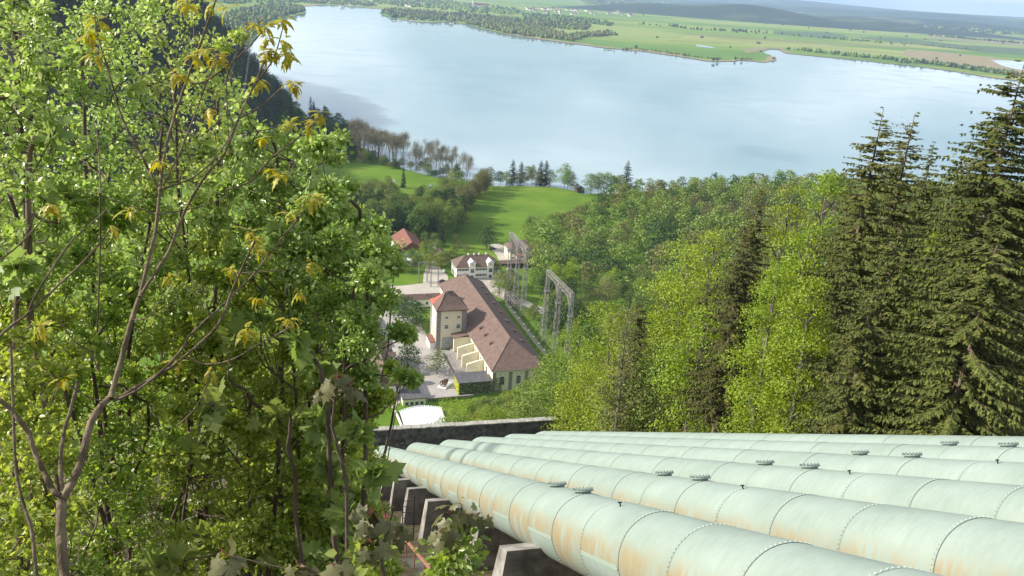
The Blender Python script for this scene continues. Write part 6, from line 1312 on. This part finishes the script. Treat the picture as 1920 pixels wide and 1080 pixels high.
# maple shrubs with larger pale leaves at the lower right
MS = [Shrub('maple_shrub', 'young maple with flat pale green leaves at the bottom centre of the thicket', 'maple', 480, 6.2, 'maple', 'barkd', 531, .125, 26), Shrub('maple_shrub', 'young maple with large leaves low beside the nearest pipe', 'maple', 660, 5.6, 'maple', 'barkd', 532, .125, 28), Shrub('maple_shrub', 'maple shoots with pale leaves scattered at the far left', 'maple', 60, 5.2, 'maple', 'bark', 533, .085, 8)]
for (x, y, r, i) in ((400, 770, 26, 0), (450, 700, 24, 0), (380, 850, 30, 0), (480, 860, 34, 0), (430, 960, 36, 0), (370, 1030, 36, 0), (520, 940, 38, 0), (560, 1040, 40, 0), (470, 1050, 40, 0), (330, 960, 20, 0), (520, 790, 26, 0), (590, 800, 30, 1), (620, 880, 36, 1), (600, 700, 22, 1), (560, 640, 20, 1), (650, 960, 40, 1), (700, 900, 26, 1), (620, 1060, 42, 1), (700, 1050, 40, 1), (560, 880, 30, 1), (660, 820, 26, 1), (100, 255, 22, 2), (60, 540, 26, 2), (95, 470, 22, 2), (30, 500, 22, 2), (130, 370, 18, 2), (80, 600, 20, 2), (300, 1060, 20, 0), (440, 640, 18, 0), (350, 700, 16, 0), (215, 900, 10, 0)):
    s_ = MS[i]; dep = s_.depth*rs_.uniform(.88, 1.15); s_.blobs.append((PX(x, y, dep), r/FPX*dep, .9))
for s_ in MS: nleaf += grow(s_, .03, (LV, LF), .35, .35, 2)
# maple sapling with its drooping yellow-green spring leaves
SD = 4.3; sap = empty('maple_sapling', tuple(PX(118, 1080, SD)), 0, 'young maple with bare forking grey-brown stems and drooping yellow-green leaf tufts', 'maple'); sb = np.array(sap.location)
BR = [([(150, 1700), (135, 1350), (120, 1080), (114, 1000), (116, 935)], 27, 22, 0), ([(116, 938), (135, 905), (152, 865), (168, 800), (186, 765), (207, 745)], 20, 15, 0), ([(207, 747), (226, 680), (240, 625), (250, 590), (262, 555)], 14, 11, .05), ([(262, 557), (280, 480), (292, 430), (300, 353)], 10, 8, .1), ([(300, 355), (310, 283), (328, 215), (340, 180), (353, 143), (372, 93), (393, 33), (410, -15)], 7.5, 5, .15),
 ([(262, 556), (285, 520), (318, 468), (345, 400), (385, 330), (420, 290), (447, 223), (470, 173), (507, 120)], 8.5, 4, .0), ([(301, 356), (330, 345), (362, 333), (400, 300), (433, 253), (448, 224)], 5, 3.5, .1), ([(307, 347), (335, 290), (360, 230), (383, 167), (400, 125), (408, 112)], 5, 3, .15),
 ([(300, 357), (282, 325), (263, 287), (245, 255), (233, 230), (220, 195), (213, 167), (197, 113), (182, 62), (178, 30)], 6.5, 3.5, .2), ([(357, 157), (380, 155), (400, 143), (433, 120), (467, 87), (493, 58)], 5, 3.5, .1), ([(447, 223), (475, 208), (500, 190), (530, 162)], 4, 2.6, .05), ([(448, 222), (480, 150), (497, 115)], 3.6, 2.6, -.05), ([(507, 122), (520, 90), (532, 45)], 4, 2.6, 0),
 ([(215, 750), (262, 722), (318, 690), (350, 665), (395, 625), (417, 593), (437, 540), (460, 490), (478, 452)], 9, 5, -.15), ([(350, 635), (380, 605), (410, 580), (445, 545), (477, 513), (510, 470), (537, 437), (572, 395)], 6.5, 4, -.1), ([(212, 752), (260, 730), (320, 680), (350, 640)], 7, 6, -.1), ([(350, 668), (380, 682), (417, 680), (450, 667), (477, 650), (527, 623), (545, 612)], 4.5, 3, -.2), ([(437, 512), (490, 510), (540, 505), (585, 495)], 3.2, 2.2, -.1),
 ([(116, 930), (100, 920), (82, 885), (67, 853), (50, 807), (13, 760), (-10, 745)], 14, 10, .1), ([(118, 925), (113, 870), (120, 810), (132, 770), (146, 715)], 10, 8, .05), ([(72, 1120), (60, 1000), (45, 950), (30, 880), (24, 750), (20, 640)], 9, 6, .2), ([(188, 360), (188, 450), (185, 560), (182, 622)], 5, 4, .3), ([(188, 362), (186, 300), (180, 240)], 4, 2.5, .3),
 ([(-10, 640), (20, 612), (50, 590), (95, 548), (140, 507), (175, 470), (207, 430)], 7, 4, .0), ([(52, 588), (67, 553), (100, 500), (133, 453), (165, 425), (200, 393)], 5.5, 3, .0), ([(245, 600), (270, 598), (290, 580), (312, 540)], 3.6, 2.4, -.1), ([(420, 358), (470, 340), (500, 305), (533, 277), (573, 247), (602, 214)], 4.5, 3, -.2), ([(445, 252), (490, 245), (530, 236)], 3, 2, 0), ([(295, 402), (250, 388), (200, 370), (168, 358)], 3.6, 2.4, .1), ([(297, 402), (340, 395), (385, 385), (430, 365)], 3.8, 2.4, .1), ([(205, 746), (180, 750), (150, 735), (120, 715)], 4, 2.6, 0), ([(430, 290), (426, 200), (424, 150)], 3.2, 2.0, .05), ([(420, 160), (440, 110), (470, 60), (500, 30)], 3, 2, .1), ([(0, 487), (35, 460), (90, 400)], 4, 2.5, 0), ([(185, 700), (170, 660), (140, 640), (110, 600)], 4, 2.6, -.1), ([(330, 800), (370, 760), (400, 690)], 4, 2.4, 0)]
tk = MB()
for (P, w0, w1, dz) in BR:
    Q = []; n = len(P)
    for i in range((n-1)*4+1):
        t = i/4; j = min(int(t), n-2); f = t-j; p0, p1, p2, p3 = (np.array(P[k]) for k in (max(j-1, 0), j, j+1, min(j+2, n-1))); q = .5*((2*p1)+(-p0+p2)*f+(2*p0-5*p1+4*p2-p3)*f*f+(-p0+3*p1-3*p2+p3)*f**3)
        u_ = i/((n-1)*4); Q.append(PX(q[0], q[1], SD+dz*u_+.012*math.sin(i*1.7))-sb)
    tk.tube(Q, [(w0+(w1-w0)*i/(len(Q)-1))*.35/FPX*SD*(1+.08*math.sin(i*2.3)) for i in range(len(Q))], 9)
tko = tk.build('trunk', M['bark'], sap, smooth=True)
TIPS = [(497, 50, 8), (530, 38, 7), (478, 48, 4), (500, 102, 9), (540, 108, 7), (517, 100, 6), (485, 152, 7), (548, 158, 8), (538, 95, 6), (530, 78, 5), (505, 70, 5), (543, 232, 7), (572, 238, 6), (600, 213, 7), (590, 228, 5), (577, 378, 8), (585, 370, 5), (478, 450, 9), (470, 437, 7), (485, 470, 7), (437, 507, 7), (587, 493, 7), (483, 560, 6), (463, 617, 8), (543, 600, 7), (562, 548, 7), (455, 628, 5), (180, 40, 8), (172, 70, 7), (165, 60, 5), (180, 105, 7), (352, 10, 6), (365, 105, 7), (330, 140, 6), (345, 145, 5), (385, 95, 6), (412, 108, 7), (350, 5, 5), (92, 385, 7), (210, 425, 6), (320, 520, 6), (75, 610, 5), (425, 15, 4), (395, 8, 6), (390, 205, 5), (245, 395, 5), (416, 122, 5), (330, 680, 4), (120, 712, 4), (545, 402, 5), (490, 260, 4), (298, 305, 5), (400, 690, 4), (510, 318, 5), (530, 330, 5)]
rs2 = np.random.RandomState(44); P, U, N_, S_ = [], [], [], []; tw = MB()
for (x, y, n) in TIPS:
    P, U, N_, S_ = [], [], [], []; c = PX(x, y, SD+rs2.uniform(-.15, .15)); n = int(n*1.8)
    for i in range(n):
        a = rs2.uniform(0, 6.28); el = rs2.uniform(-.9, .9); d = np.array([math.cos(a)*math.cos(el), math.sin(a)*math.cos(el), math.sin(el)]); pl = rs2.uniform(.008, .035); P.append(c+d*pl); u = d*.95+np.array([0, 0, -.35]); U.append(u/np.linalg.norm(u)); nn = d*.8+np.array([0, 0, .8])+rs2.normal(0, .25, 3); N_.append(nn); S_.append(rs2.uniform(.03, .062))
    V, F = inst(YV, YF, np.array(P), rotframe(np.array(U), np.array(N_)), np.array(S_)); MB().arr(V-sb, F).build('leaf_tuft', M['mapley'], sap)
# shoots with bronze unfolding leaves in front of the pipe
def shoot(label, base, tip, tufts, seed, greens=()):
    rs3 = np.random.RandomState(seed); b = PX(*base); t = PX(*tip); r = empty('maple_shoot', tuple(b), 0, label, 'maple'); tk = MB(); m = (b+t)/2+rs3.normal(0, .03, 3); tk.tube([(0, 0, -1.5), (0, 0, 0), tuple(m-b), tuple(t-b)], [.014, .011, .008, .005], 6); P, U, N_, S_ = [], [], [], []
    P2, U2, N2, S2 = [], [], [], []
    for (x, y, dd, n, sz) in tufts:
        c = PX(x, y, dd); tk.tube([tuple(m*.5+t*.5-b), tuple(c-b)], [.005, .003], 4, cap=False)
        for i in range(n):
            a = 6.283*i/n+rs3.uniform(-.3, .3); d = np.array([math.cos(a), math.sin(a), rs3.uniform(-.1, .35)]); P.append(c+d*rs3.uniform(.02, .06)+np.array([0, 0, rs3.uniform(-.04, .02)])); U.append(d*.8+np.array([0, 0, -rs3.uniform(.3, 1.1)])); N_.append(d*rs3.uniform(.2, 1)+np.array([0, -.4, .8])+rs3.normal(0, .25, 3)); S_.append(sz*rs3.uniform(.5, .95))
        for i in range(3): d = rvec(1, rs3)[0]; d[2] = abs(d[2]); P2.append(c+d*.01); U2.append(d); N2.append(rvec(1, rs3)[0]); S2.append(sz*rs3.uniform(.2, .34))
    V, F = inst(MV, MF, np.array(P), rotframe(np.array(U), np.array(N_)), np.array(S_)); MB().arr(V-b, F).build('bronze_leaf', M['mapler'], r)
    V, F = inst(YV, YF, np.array(P2), rotframe(np.array(U2), np.array(N2)), np.array(S2)); MB().arr(V-b, F).build('red_bud', M['budred'], r)
    P, U, N_, S_ = [], [], [], []
    for (x, y, dd, rad, n, sz) in greens:
        c = PX(x, y, dd)
        for i in range(n): d = rvec(1, rs3)[0]; P.append(c+d*rad*rs3.uniform(.2, 1)); U.append(d+np.array([0, 0, -.3])); N_.append(np.array([0, -.2, .8])+rs3.normal(0, .5, 3)); S_.append(sz*rs3.uniform(.6, 1.2))
        tk.tube([tuple(m-b), tuple(c-b)], [.005, .003], 4, cap=False)
    if P: V, F = inst(BV, BF, np.array(P), rotframe(np.array(U), np.array(N_)), np.array(S_)); MB().arr(V-b, F).build('foliage', M['shrub'], r)
    tk.build('stem', M['barkd'], r, smooth=True)
shoot('tallest bronze-leaved maple shoot with a red bud in front of the nearest pipe', (855, 1110, 4.7), (866, 952, 4.6), [(866, 946, 4.55, 4, .06), (848, 960, 4.6, 6, .13), (838, 1000, 4.5, 6, .12), (893, 968, 4.65, 5, .12)], 61, [(852, 1030, 4.7, .16, 110, .045), (830, 1045, 4.7, .16, 90, .045), (872, 1055, 4.75, .14, 80, .045), (840, 1070, 4.7, .18, 110, .05), (880, 1010, 4.8, .1, 40, .045)])
shoot('bronze-leaved maple shoot left of the iron ladder', (725, 1110, 4.2), (705, 965, 4.2), [(695, 970, 4.15, 7, .135), (722, 975, 4.25, 5, .11), (700, 1020, 4.1, 6, .13), (745, 1000, 4.2, 5, .11)], 62, [(690, 1050, 4.2, .15, 60, .06)])
shoot('dusky maple shoot with a reddish bud in the middle of the thicket', (650, 900, 5.0), (632, 710, 4.9), [(632, 712, 4.9, 6, .14), (610, 735, 5.0, 5, .12), (655, 725, 4.9, 5, .12)], 63)
shoot('low bronze-leaved maple shoot at the bottom edge', (640, 1150, 3.9), (638, 1052, 3.9), [(635, 1060, 3.9, 6, .12), (560, 1060, 3.9, 5, .12), (425, 1040, 4.0, 5, .12)], 64)
# dead twiggy brush on the bank
rs4 = np.random.RandomState(9); mb = MB()
for i in range(420):
    x = rs4.uniform(-10, 480); y = rs4.uniform(400 if rs4.rand() < .35 else 800, 1090); dd = rs4.uniform(6.8, 10); a = PX(x, y, dd); d = rs4.normal(0, 1, 3); d[2] = abs(d[2])*1.4; d /= np.linalg.norm(d); L = rs4.uniform(.3, 1.2); mb.tube([a, a+d*L*.5+rs4.normal(0, .05, 3), a+d*L], [.0045, .003, .0015], 3, cap=False)
tag(mb.build('brushwood', M['twig']), 'tangle of dead pale twigs low in the left thicket', 'brushwood', kind='stuff')
mb = MB(); 
for i in range(46):
    x = rs4.uniform(-10, 740); dd = rs4.uniform(7.5, 12); a = PX(x, rs4.uniform(1000, 1150), dd); lx = rs4.normal(0, .12); h = rs4.uniform(1.2, 3.6); r = rs4.uniform(.008, .022); mb.tube([a+(0, 0, -2), a, a+(lx*h, rs4.normal(0, .1)*h, h*.6), a+(lx*h*1.6, 0, h)], [r*1.2, r, r*.7, r*.3], 5, cap=False)
tag(mb.build('thicket_stems', M['barkd']), 'many slim dark stems of the thicket at the left', 'stems', kind='stuff')
P = []
for _ in range(7000): s = rnd.uniform(0, 60); q = rnd.uniform(-22, 3.8); p = SQ(s, q); P.append((p[0], p[1], hz(p[0], p[1])+abs(rnd.gauss(0, .12))))
V, F = leaf_quads(np.array(P), NR.uniform(.06, .16, len(P)), None, up=.8); tag(MB().arr(V, F).build('leaf_litter', M['mapler']), 'brown leaf litter and low growth on the bank left of the pipes', 'leaf litter', kind='stuff')
print('leaves', nleaf)
# ------------------------------------------------------------------ air
def haze():
    mb = MB(); mb.bb(-31500, 33500, -3500, 41500, -7.5, 520); o = mb.build('haze', bpy.data.materials.new('haze_air'), kind='stuff'); m = o.data.materials[0]; m.use_nodes = True; t = m.node_tree; t.nodes.clear()
    out = t.nodes.new('ShaderNodeOutputMaterial'); v = t.nodes.new('ShaderNodeVolumePrincipled'); v.inputs['Density'].default_value = HAZE; v.inputs['Color'].default_value = (.52, .70, 1, 1); v.inputs['Anisotropy'].default_value = .1; t.links.new(v.outputs[0], out.inputs['Volume'])
HAZE = 5.4e-5
haze()
